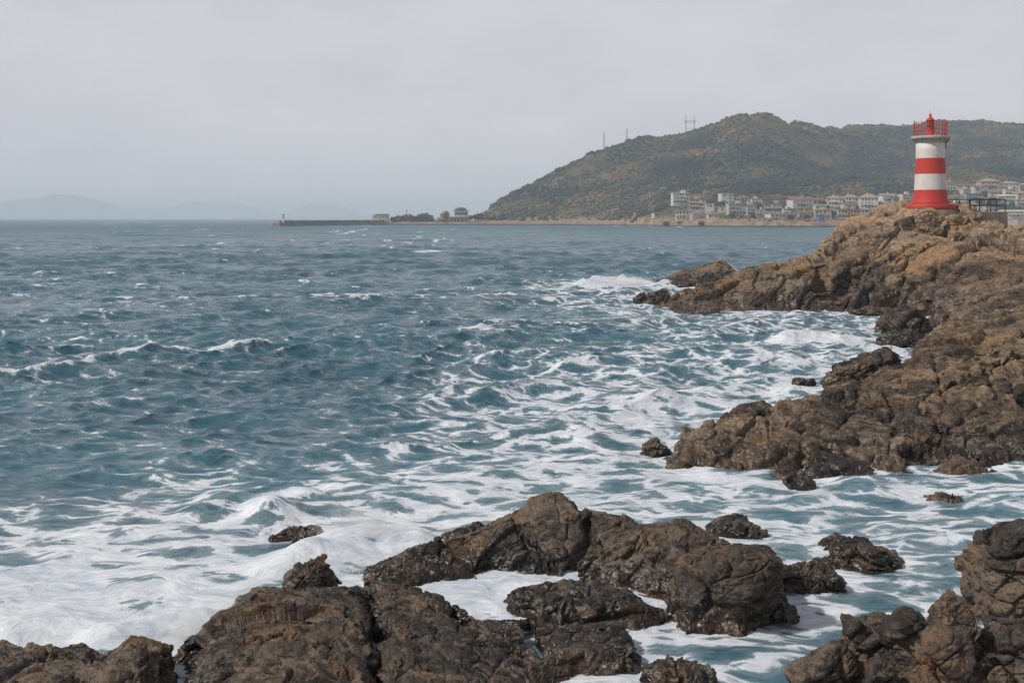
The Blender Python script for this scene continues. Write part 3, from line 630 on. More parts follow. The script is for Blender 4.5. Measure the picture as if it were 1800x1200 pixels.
ys = [15.5]
while ys[-1] < EDGE_Y:
    y = ys[-1]; ys.append(y + min(max(y*y/17500, .012), .0062*y))
ys = np.array(ys); ts = np.linspace(-.60, .60, 1120); _o = .60*1.045**np.arange(1, 42); ts = np.concatenate([-_o[::-1], ts, _o])
T2, Y2 = np.meshgrid(ts, ys); X2 = T2*Y2; NY, NX = T2.shape
# how much surf lies where, surveyed over the ground (rows: distance, columns: bearing)
FM_PX = [0,150,300,450,600,750,900,1050,1200,1350,1500,1650,1800]
FM_PY = [395,450,500,550,600,650,700,750,800,850,900,950,1000,1050,1100,1150,1200]
FM = ["0 0 0 0 0 0 0 0 0 0 0 0 0",
      "0 0 0 0 0 0 0 0 0 0 0 0 0",
      "0 0 0 0 0 0 0 30 50 30 0 0 0",
      "0 0 0 0 0 0 0 6 28 25 22 30 30",
      "0 0 0 0 0 0 2 2 6 26 45 60 60",
      "2 0 0 0 0 4 4 6 22 45 45 60 60",
      "0 0 0 2 3 6 25 50 68 70 76 70 70",
      "0 0 0 2 3 8 25 50 72 75 75 70 70",
      "0 0 0 3 8 20 50 68 76 75 70 70 70",
      "0 0 6 28 46 54 63 60 62 46 34 44 42",
      "0 8 38 50 60 62 62 60 58 46 48 50 46",
      "15 48 64 70 90 82 75 65 55 44 46 48 46",
      "62 76 76 85 92 86 80 65 52 46 48 48 46",
      "82 86 80 86 92 88 86 70 42 40 48 46 40",
      "90 95 92 93 85 62 48 50 40 38 44 40 32",
      "95 97 95 84 60 36 36 36 40 36 36 26 26",
      "72 72 70 60 38 34 26 26 30 30 26 26 26"]
FMv = np.array([[float(v) for v in r.split()] for r in FM])/100
FMv = np.where(FMv < .8, FMv*.60, FMv*.86)
sub = 4
def surf_at(x, y):
    px = CX+F*x/y; py = HY+F*EYE/y
    def ix(v, ax):
        k = np.clip(np.searchsorted(ax, v)-1, 0, len(ax)-2); ax = np.array(ax, float); t = np.clip((v-ax[k])/(ax[k+1]-ax[k]), 0, 1); return k, t*t*(3-2*t)*.5+t*.5
    j, tx = ix(px, FM_PX); i, ty = ix(py, FM_PY)
    return FMv[i,j]*(1-tx)*(1-ty)+FMv[i,j+1]*tx*(1-ty)+FMv[i+1,j]*(1-tx)*ty+FMv[i+1,j+1]*tx*ty
near_r = np.arange(0, np.searchsorted(ys, 175.0), sub); near_c = np.arange(0, NX, sub)
xs_ = X2[np.ix_(near_r, near_c)].ravel(); ys_ = Y2[np.ix_(near_r, near_c)].ravel(); q2 = np.stack([xs_, ys_], 1)
p3 = np.concatenate([q2, np.zeros((len(q2),1))], 1)
nse = fbm(p3*np.array([.10,.2,1])/np.maximum(.35, ys_/60)[:,None], 4, 200)
dens = surf_at(xs_*(1+.03*nse), ys_*(1+.10*fbm(p3/np.maximum(2, ys_*.09)[:,None], 3, 210)))
dens = np.clip(dens*(1+.45*nse)+.06*nse*(dens > .05), 0, 1)
edge = np.full(len(q2), 1e9); pull = np.zeros(len(q2))
for poly, sf in ROCK_EDGES:
    lo = poly.min(0)-4; hi = poly.max(0)+4; m = (q2[:,0] > lo[0]) & (q2[:,0] < hi[0]) & (q2[:,1] > lo[1]) & (q2[:,1] < hi[1])
    if m.any(): edge[m] = np.minimum(edge[m], np.abs(poly_sd(q2[m], poly))/sf)
wid = np.clip(ys_/45, .35, 2.2)
ring = np.exp(-(edge/wid)**2)*.42*(1+.7*nse)
dens = np.clip(np.maximum(dens, dens*.7+ring), 0, 1)
def up(a):                           # back to the full sheet
    a = a.reshape(len(near_r), len(near_c)); full = np.zeros((NY, NX), np.float32)
    r = np.interp(np.arange(NY), near_r, np.arange(len(near_r))); c = np.interp(np.arange(NX), near_c, np.arange(len(near_c)))
    r0 = np.clip(np.floor(r).astype(int), 0, len(near_r)-2); c0 = np.clip(np.floor(c).astype(int), 0, len(near_c)-2); fr = (r-r0)[:,None]; fc = (c-c0)[None]
    full = a[r0][:,c0]*(1-fr)*(1-fc)+a[r0][:,c0+1]*(1-fr)*fc+a[r0+1][:,c0]*fr*(1-fc)+a[r0+1][:,c0+1]*fr*fc
    full[near_r[-1]+1:] = 0
    return full.astype(np.float32)
dens = np.interp(dens, [0,.05,.1,.3,.5,.7,.9,1], [.14,.26,.295,.358,.408,.465,.555,.675])*sstep(170, 120, ys_)+(.10*sstep(120, 170, ys_))
dens = dens+.07*nse*(dens < .3)
dens = up(dens); edge = up(np.minimum(edge, 20.0)); edge[near_r[-1]+1:] = 20
x = X2.ravel(); y = Y2.ravel(); dn = dens.ravel(); dy_row = np.gradient(ys)[:,None].repeat(NX, 1).ravel()
shelter = sstep(24, 60, y)*.62+.38
calm = (1-.35*sstep(.3,.8,dn))*shelter
calm *= .35+.65*sstep(0, 1.6, edge.ravel())
Hh = np.zeros(len(x), np.float32); Dx = Hh.copy(); Dy = Hh.copy(); jx = Hh.copy(); jy = Hh.copy(); jxy = Hh.copy()
CH = 1.15
for cs, lmin in CASC:
    fade = np.clip(1.6-dy_row/(lmin*.9), 0, 1)*calm
    s = samp(cs, x, y); Hh += s[0]*fade; Dx += s[1]*fade; Dy += s[2]*fade
    jx += s[3]*fade; jy += s[4]*fade; jxy += s[5]*fade
J = (1+CH*jx)*(1+CH*jy)-(CH*jxy)**2
gust = fbm(np.stack([x/90, y/60, 0*x], 1), 3, 222)
caps = sstep(.56, .06, J)*(.35+.65*sstep(-.1, .5, gust))*sstep(18, 45, y)*.85 + sstep(.26, .62, Hh)*sstep(.1, .55, gust)*.35*sstep(40, 90, y)
far = sstep(120, 320, y)
fn = fbm(np.stack([x/(2.2+y/230), y/(4+y/45), 0*x+5], 1), 3, 230); fn2 = fbm(np.stack([x/70, y/190, 0*x+9], 1), 2, 231)
caps = np.maximum(caps, far*sstep(.48, .74, fn+.25*fn2)*.60*np.where((x > -.05*y) & (y > 300), .25, 1))
sy_ = np.interp(CX+F*x/y, [640, 700, 840, 1000, 1100, 1200, 1350, 1500, 1700, 1850], [1232, 1232, 1228, 1215, 1145, 1000, 945, 935, 935, 925])
caps = np.maximum(caps, np.exp(-((y-sy_+6)/9)**2)*sstep(-.25, .2, fbm(np.stack([x/28, 0*x, 0*x], 1), 3, 233))*.95*(CX+F*x/y > 1010))
caps = np.where(y > sy_+4, caps*(CX+F*x/y < 640), caps)
# single breakers: crest line, height, width, foam
z = Hh.copy(); foam = np.maximum(dn, np.clip(caps*.8+dn*.4, 0, .9))
BRK = [([(1030,512),(1075,504),(1130,507),(1160,508)], .95, 1.8, .80), ([(840,588),(880,590),(915,592)], .28, .8, .60), ([(365,905),(410,893),(450,895),(480,915)], .35, .45, .12), ([(380,880),(440,872),(520,880)], .3, .5, .35),
       ([(0,668),(60,663),(130,655),(210,641),(330,633),(420,629)], .16, .32, .43), ([(330,636),(420,630),(475,624)], .28, .45, .42), ([(900,762),(960,756),(1040,768)], .3, .6, .4), ([(570,985),(610,960),(660,950),(705,965)], .42, .7, .95),
       ([(480,1000),(520,985)], .2, .5, .9), ([(1400,604),(1470,602),(1530,598)], .35, 1.0, .75), ([(1260,640),(1360,634),(1420,640)], .3, .9, .6), ([(200,1130),(280,1110),(350,1100)], .3, .5, 1.0), ([(20,1120),(120,1110)], .3, .5, 1.0), ([(700,445),(740,447),(770,446)], .5, 2.0, .8), ([(1000,700),(1100,692),(1200,700)], .25, .9, .6)]
nb = fbm(np.stack([x/1.6, y/1.6, 0*x], 1), 2, 240)
for line, hgt, wdt, fm in BRK:
    c = np.array([G(*q) for q in line]); lo = c.min(0)-4*wdt; hi = c.max(0)+4*wdt; m = np.where((x > lo[0]) & (x < hi[0]) & (y > lo[1]) & (y < hi[1]))[0]
    if not len(m): continue
    qq = np.stack([x[m], y[m]], 1); d = np.full(len(m), 1e9)
    for a, b in zip(c[:-1], c[1:]):
        e = b-a; t = np.clip(((qq-a)@e)/(e@e), 0, 1); d = np.minimum(d, np.linalg.norm((qq-a-t[:,None]*e)/np.array([1.4,1.0]), axis=1))
    w = np.exp(-(d/wdt)**2); z[m] += hgt*w*(1+.5*nb[m]); foam[m] = np.maximum(foam[m], np.clip(fm*np.exp(-(d/(wdt*1.5))**2)*(1+.5*nb[m]), 0, 1))
# foam churned into lumps
mm = np.where((foam > .2) & (y < 160))[0]
q3 = np.stack([x[mm], y[mm], 0*x[mm]], 1)
z[mm] += sstep(.3, .9, foam[mm])*(fbm(q3/.9, 3, 250, .45)*.11)*np.clip(y[mm]/30, .6, 2)
P = np.stack([x+CH*Dx, y+CH*Dy, z], 1)
seao = link('sea', np_mesh('sea', P, grid_faces(NY, NX), M['sea'], True, {'foam': foam})); tag(seao, 'windy blue green sea with white surf along the rocks', 'sea', None, 'structure')
del P, x, y, Hh, Dx, Dy, jx, jy, jxy, J

# spray thrown up where the swell meets rock
rg = np.random.RandomState(77); Pi, Fi = ico(1); SV = []; SF = []; nb_ = 0
for px_, py_, zt, wx_, n_ in [(628,965,.75,1.5,2600),(585,975,.45,.7,900),(350,1130,.45,.7,1000),(410,1085,.35,.6,600),(1275,489,2.0,2.2,1500),(1110,505,1.2,4.0,1500),(1420,858,.35,.5,350),(1545,668,.5,1.0,500),(620,1010,.35,.5,500),(1180,800,.4,.8,450),(900,588,.6,1.6,400),(240,1125,.35,1.2,800)]:
    gx, gy = G(px_, py_); u_ = rg.rand(n_)**1.8; a_ = rg.randn(n_, 2)*np.array([wx_, wx_*.5])*(.35+.65*u_[:,None])*.6; zz_ = u_*zt*np.exp(-(a_[:,0]/wx_)**2)*1.2+.05
    rr = rg.uniform(.35, 1.0, n_)**2*.012*(gy/28)**.6
    c_ = np.stack([gx+a_[:,0], gy+a_[:,1], zz_], 1)
    SV.append((Pi[None]*rr[:,None,None]+c_[:,None]).reshape(-1, 3)); SF.append((Fi[None]+(np.arange(n_)*len(Pi))[:,None,None]+nb_).reshape(-1, 3)); nb_ += n_*len(Pi)
g = NG('spray'); M['spray'] = g.fin((.72,.73,.75), .6)
tag(link('sea_spray', np_mesh('sea_spray', np.concatenate(SV), np.concatenate(SF), M['spray'])), 'white spray drops thrown up round the rocks', None, None, 'stuff')

g = NG('spray mist'); g.t.nodes.clear(); oo = g.n('ShaderNodeOutputMaterial'); pvn = g.n('ShaderNodeVolumePrincipled'); ob = g.obj()
ln = g.n('ShaderNodeVectorMath', operation='LENGTH'); g.l(ob, ln.inputs[0])
den = g.math('MULTIPLY', g.map(ln.outputs['Value'], .15, .95, 1, 0), g.map(g.noise(ob, 2.3, 4, .6), .40, .68, 0, 1))
g.l(g.math('MULTIPLY', den, 3.4), pvn.inputs['Density']); pvn.inputs['Color'].default_value = (.97,.97,.98,1); g.l(pvn.outputs[0], oo.inputs['Volume'])
mist_me = np_mesh('spray_mist', Pi*1.0, Fi, g.m)
for px_, py_, sx_, sy_, sz_ in [(632,965,1.5,.8,.95),(580,985,.9,.6,.5),(330,1130,1.0,.6,.55),(400,1095,.6,.5,.5),(1275,490,2.2,1.6,1.7),(1100,508,4.2,2.2,1.3)]:
    gx, gy = G(px_, py_); o = link('spray_mist', mist_me, None, (gx, gy, sz_*.45)); o.scale = (sx_, sy_, sz_); tag(o, 'soft white mist of spray over the breaking surf', None, None, 'stuff')

# ------------------------------------------------------------------ hill and far shore
HOUSES = []                          # (px, base py, depth) survey of the terraces; filled from the table below
# px0, px1, top py, base py, style, wall, roof, label
HT = [
 (1181,1210,339,358,'flat','white wall','white wall',"tall white flat-roofed house with a roof box, leftmost of the upper village row"),
 (1211,1240,349,369,'flat','beige wall','brown roof',"beige stepped block with a dark balcony side, just right of the leftmost white house"),
 (1188,1219,370,386,'arcade','cream wall','beige wall',"cream house on piers at the edge of the rocky shore, lowest of the left group"),
 (1240,1274,358,372,'step','cream wall','pale roof',"cream house with an open colonnade, between the beige stepped block and the grey blocks"),
 (1265,1300,340,357,'step','white wall','white wall',"bright white villa standing highest on the slope above the left village"),
 (1278,1310,357,377,'flat','grey wall','pale roof',"grey white two-storey block with wide dark openings below the bright white villa"),
 (1311,1327,360,378,'flat','grey wall','grey roof',"narrow grey house squeezed against the grey white two-storey block"),
 (1343,1374,357,373,'blue','beige wall','brown roof',"house with dark blue glazing and a brown roof with a chimney"),
 (1348,1398,374,383,'low','white wall','red roof',"long low white building with a red roof at the shore below the blue-glazed house"),
 (1387,1425,346,364,'gable','white wall','red roof',"long house with a wide dark red roof and white wall below the hillside scrub"),
 (1398,1429,370,383,'gable','beige wall','brown roof',"low beige brown-roofed house on the shore terrace, below the wide dark red roof"),
 (1430,1459,368,384,'flat','beige wall','pink roof',"beige flat-roofed two-storey house above the blue tarpaulin on the shore"),
 (1453,1480,344,361,'hip','white wall','pink roof',"white house with a pink hipped roof, farthest from the lighthouse in its row of three"),
 (1483,1507,342,361,'hip','white wall','pink roof',"white house with a pink hipped roof, middle of the row of three"),
 (1472,1490,367,384,'flat','beige wall','brown roof',"pale beige house joined to the left side of the yellow house"),
 (1491,1509,367,384,'flat','ochre wall','brown roof',"yellow ochre house on the shore terrace left of the lighthouse rock"),
 (1511,1542,341,366,'hip','white wall','pink roof',"tall three-storey white house with a pink roof, nearest the lighthouse in its row"),
 (1512,1547,368,385,'arcade','grey wall','grey roof',"long grey arcaded building partly behind the headland crest"),
 (1546,1572,340,354,'gable','white wall','grey roof',"white house with a grey gabled roof right of the tall three-storey house"),
 (1581,1606,341,357,'flat','cream wall','beige wall',"cream flat house half hidden by the left side of the lighthouse"),
 (1552,1600,357,368,'low','beige wall','grey roof',"low beige terrace building left of the lighthouse plinth"),
 (1660,1677,317,334,'hip','white wall','red roof',"white house with arched dark openings, directly right of the lighthouse shaft"),
 (1678,1708,324,333,'low','beige wall','red roof',"low house with a dull red roof behind the house beside the lighthouse shaft"),
 (1721,1754,314,333,'hip','beige wall','pink roof',"large pink-roofed house with tall windows, high right of the lighthouse"),
 (1757,1789,319,333,'hip','white wall','pink roof',"white villa with a pink hipped roof, highest at the right edge"),
 (1664,1692,343,354,'gable','cream wall','red roof',"cream house with a red gabled roof seen over the railing next to the lighthouse"),
 (1695,1722,340,356,'tower','bluegrey wall','grey roof',"blue grey house with a small pale turret seen over the railing"),
 (1660,1692,357,371,'flat','white wall','pale roof',"white flat building seen through the left end of the iron railing"),
 (1697,1716,358,372,'flat','bluegrey wall','white wall',"blue grey building seen through the middle of the iron railing"),
 (1718,1750,360,373,'step','white wall','pale roof',"white stepped building seen through the right end of the iron railing"),
 (1752,1782,342,356,'low','white wall','pale roof',"wide white flat-roofed house above the long harbour building"),
 (1783,1812,336,351,'hip','cream wall','pink roof',"cream house with a pale pink roof cut by the right edge"),
 (1147,1161,373,381,'low','cream wall','brown roof',"tiny cream hut beside the buff rock knob at the left end of the village"),
 (1214,1230,373,384,'low','grey wall','grey roof',"low grey shed right of the cream house on piers"),
 (1243,1262,374,384,'low','cream wall','grey roof',"low cream outbuilding under the open colonnade"),
 (1302,1316,345,356,'hip','beige wall','brown roof',"small beige house just right of the bright white villa"),
 (1320,1339,349,359,'flat','cream wall','beige wall',"cream flat-roofed house up the slope, left of and above the blue-glazed house"),
 (1328,1342,368,380,'flat','grey wall','pale roof',"small grey house between the narrow grey house and the blue-glazed house"),
 (1376,1389,366,377,'flat','white wall','pale roof',"tiny white house right below the blue-glazed house"),
 (1427,1447,348,360,'gable','beige wall','brown roof',"beige gabled cottage right of the wide dark red roof"),
 (1431,1451,359,369,'low','white wall','grey roof',"low white house directly above the beige flat-roofed two-storey house"),
 (1460,1473,364,376,'flat','grey wall','grey roof',"narrow grey block above the pale beige house on the shore terrace"),
 (1480,1497,357,367,'low','cream wall','red roof',"cream red-roofed cottage below the middle pink-roofed house of three"),
 (1545,1562,355,366,'flat','white wall','pale roof',"small white block below the white house with the grey gable"),
 (1567,1582,345,356,'hip','beige wall','brown roof',"small beige house with a brown hipped roof, left of the cream flat house"),
 (1689,1706,332,342,'flat','cream wall','beige wall',"small cream house above the railing, below the dull red roof"),
 (1708,1722,325,336,'hip','white wall','red roof',"small white red-roofed house left of the large pink-roofed house"),
 (1739,1760,335,346,'gable','beige wall','red roof',"beige red-roofed house under the large pink-roofed house"),
 (1764,1783,332,342,'flat','white wall','pale roof',"white block under the highest villa at the right edge"),
 (1786,1808,351,362,'flat','beige wall','grey roof',"beige flat-roofed block above the long harbour building, cut by the right edge"),
 (1791,1813,322,333,'gable','cream wall','pink roof',"cream gabled house right of the highest villa, cut by the right edge"),
 (1735,1755,348,358,'flat','grey wall','pale roof',"grey block left of the wide white flat-roofed house"),
 (1759,1830,369,382,'low','white wall','pale roof',"long white harbour building with a strip of windows at the right edge"),
]
def depth_of(py): return float(np.interp(py, [318, 334, 345, 358, 373, 384], [1190, 1165, 1120, 1075, 1025, 985]))
SH_PX = [640, 700, 840, 1000, 1100, 1200, 1350, 1500, 1700, 1760, 1850, 2300]; SH_Y = [1232, 1232, 1228, 1215, 1145, 1000, 945, 935, 935, 930, 925, 900]
shore_y = lambda px: np.interp(px, SH_PX, SH_Y)
cp = [(840,381,1330),(870,366,1350),(900,348,1380),(960,316,1430),(1020,287,1450),(1080,265,1480),(1140,247,1500),(1200,236,1510),(1240,225,1500),(1280,211,1490),(1320,204,1480),(1360,211,1500),(1420,221,1600),
      (1500,224,1750),(1600,225,1850),(1700,217,1850),(1750,219,1850),(1800,223,1850),(1950,232,1850),(2300,250,1850),
      (850,388,1265),(920,385,1262),(1000,383,1250),(1080,384,1190),(1130,382,1110),(1170,380,1040),(950,362,1310),(1000,340,1340),(1050,320,1360),(1050,362,1290),(1120,300,1390),(1120,345,1260),(1150,360,1190),(1150,372,1100),
      (1200,300,1340),(1200,328,1240),(1280,260,1400),(1280,300,1320),(1350,250,1420),(1350,300,1320),(1350,335,1180),(1420,270,1450),(1420,310,1330),(1440,335,1190),(1500,290,1480),(1500,322,1250),(1580,270,1600),(1580,310,1320),(1700,260,1600),(1700,300,1280),(1800,260,1600),(1800,300,1280),(1950,300,1280),(2300,320,1250),
      (1320,383,975),(1420,386,968),(1500,387,960),(1600,388,960),(1700,388,960),(1800,390,965),(1950,388,960),(2300,385,960),(680,390,1245),(760,390,1245),(800,389,1245),(720,391,1300),(820,392,1330),(680,393,1330)]
def house_y(h): return max(depth_of(h[3]), float(shore_y((h[0]+h[1])/2))+16)
for h in HT: cp.append(((h[0]+h[1])/2, h[3], house_y(h)))
cpw = np.array([W(*c) for c in cp])
hill_ev = tps(np.stack([cpw[:,0], cpw[:,1]], 1)/100, cpw[:,2], 3e-4)
SKY_PX = [838,870,900,960,1020,1080,1140,1200,1240,1280,1320,1360,1420,1500,1600,1700,1800,2300]; SKY_Y = [1330,1350,1380,1430,1450,1480,1500,1510,1500,1490,1480,1500,1600,1750,1850,1850,1850,1850]
def ground_z(x, y, detail=True):
    x = np.atleast_1d(np.asarray(x, float)); y = np.atleast_1d(np.asarray(y, float))
    px = CX+F*x/y; p = np.stack([x, y, 0*x], 1)
    sy = shore_y(px)+fbm(p/22, 3, 300)*7
    h = hill_ev(np.stack([x, y], 1)/100)
    ridge = np.interp(px, SKY_PX, SKY_Y); h = np.where(y > ridge+15, h-(y-ridge-15)*.32, h)
    if detail:
        up_ = sstep(14, 45, h)
        h = h + up_*(fbm(p/120, 4, 310, .5, True)*8.5-2.5 + fbm(p/26, 3, 311)*1.6)
    h = np.maximum(h, 2.2+fbm(p/9, 3, 320)*1.2)
    d = y-sy; k = np.clip(d/16, 0, 1); edge_n = fbm(p/5, 3, 321)
    z = np.where(d > 0, np.minimum(h, .4+(h)*(1-(1-k)**2)+edge_n*1.3*(1-k)*sstep(0,.3,k)), np.maximum(d*.5, -2))
    spit = sstep(845, 815, px); back = sstep(1290, 1262, y); z = np.where(spit > 0, z*(1-spit)+spit*np.where(d > 0, np.minimum(z, 4.6)*back-(1-back)*2, z), z)
    west = sstep(664, 676, px); z = z*west-2*(1-west)
    return z
hx = np.linspace(-.125, .66, 860); hy = np.concatenate([np.linspace(905, 1300, 300), np.linspace(1302, 2050, 260)])
HT2, HY2 = np.meshgrid(hx, hy); hX = (HT2*HY2).ravel(); hY = HY2.ravel(); hZ = ground_z(hX, hY)
hF = grid_faces(len(hy), len(hx)); hP = np.stack([hX, hY, hZ], 1); hP, hF = compact(hP, hF, (hZ[hF] > -1.8).any(1))
hill = link('hills', np_mesh('hills', hP, hF, M['hill'], True)); tag(hill, 'scrub covered coastal hill with rocky foot behind the lighthouse', 'hill', None, 'structure')

# scrub and low trees over the hill, one mass
def clump(seed, n=1):
    P, Fc = ico(n); rg = np.random.RandomState(seed); r = 1+.42*fbm(P*1.7+seed*3.1, 3, seed)+.12*rg.randn(len(P)); Q = P*r[:,None]; Q[:,2] *= .78; return Q, Fc
CL = [clump(s) for s in range(8)]
rg = np.random.RandomState(42)
def scatter(n, fn_keep, size, tint_bias=0.0):
    vs_ = []; fs = []; tn = []; b = 0
    t = rg.uniform(-.05, .60, n); y = rg.uniform(930, 1870, n); x = t*y; px = CX+F*t
    z = ground_z(x, y); p = np.stack([x, y, 0*x], 1)
    cov = fbm(p/70, 4, 400)+.35*fbm(p/22, 3, 401); ridge = np.interp(px, SKY_PX, SKY_Y)
    ok = (z > 5.2) & (y < ridge+25) & fn_keep(px, y, z, cov)
    for h in HT:
        cx_ = (h[0]+h[1])/2; hw = (h[1]-h[0])/2+5; Yh = house_y(h)
        ok &= ~((np.abs(px-cx_) < hw) & (y > Yh-15) & (y < Yh+11))
    hue = fbm(p/48, 3, 402); 
    for i in np.where(ok)[0]:
        Q, Fc = CL[rg.randint(8)]; s = size(cov[i], z[i])*rg.uniform(.6, 1.35); a = rg.uniform(0, 6.28); ca, sa = math.cos(a), math.sin(a)
        q = Q*s*np.array([rg.uniform(.85,1.25), rg.uniform(.85,1.25), rg.uniform(.8,1.2)])
        vs_.append(np.stack([q[:,0]*ca-q[:,1]*sa+x[i], q[:,0]*sa+q[:,1]*ca+y[i], q[:,2]+z[i]+s*.32], 1)); fs.append(Fc+b); b += len(Q)
        tn.append(np.full(len(Q), np.clip(.38+.75*hue[i]+rg.normal(0,.14)-.28*cov[i]+tint_bias, 0, 1)))
    return vs_, fs, tn, b
A1 = scatter(46000, lambda px, y, z, c: ((c > -.20) | (rg.rand(len(px)) < .40)) & ((z > 12) | (rg.rand(len(px)) < .6)), lambda c, z: (2.5+2.2*max(c, -.5))*(1 if z > 16 else .75))
o_ = A1
wood = link('scrub_woodland', np_mesh('scrub_woodland', np.concatenate(o_[0]), np.concatenate(o_[1]), M['leaf'], True, {'tint': np.concatenate(o_[2])}))
tag(wood, 'dense mixed green and rust brown scrub covering the hillside', 'scrub', None, 'stuff')

# ------------------------------------------------------------------ far islands
def island(prof, Y, seed):
    pts = np.array([W(px, py, Y)[[0,2]] for px, py in prof]); xs2 = np.linspace(pts[0,0], pts[-1,0], 160); zz = np.interp(xs2, pts[:,0], pts[:,1])
    vs_ = np.linspace(-1, 1, 24); X_, V_ = np.meshgrid(xs2, vs_); dep = 1300
    z_ = zz[None]*(1-np.abs(V_)**1.6); q = np.stack([X_.ravel(), Y+V_.ravel()*dep, np.zeros(X_.size)], 1)
    z_ = z_.ravel()*(.96+.26*fbm(q/900, 5, seed, .55, True))-4
    q[:,2] = z_; return q, grid_faces(24, 160)
isl = [([(-220,384),(-120,362),(-40,366),(0,360),(40,353),(75,350),(100,348),(128,345),(150,347),(170,354),(186,364),(205,372),(240,378),(300,384)], 12500, 500),
       ([(200,384),(250,376),(300,366),(340,358),(390,354),(420,356),(460,368),(500,378),(560,384)], 14500, 501),
       ([(490,384),(520,368),(548,360),(575,361),(600,364),(630,374),(690,384)], 13400, 502),
       ([(180,384),(225,373),(260,366),(285,377),(300,384)], 12900, 503)]
for k, (pr, Yi, sd_) in enumerate(isl):
    q, fc = island(pr, Yi, sd_); tag(link('island_hills', np_mesh('island_hills', q, fc, M['island'])), 'hazy blue island hills on the sea horizon', 'hill', None, 'structure')

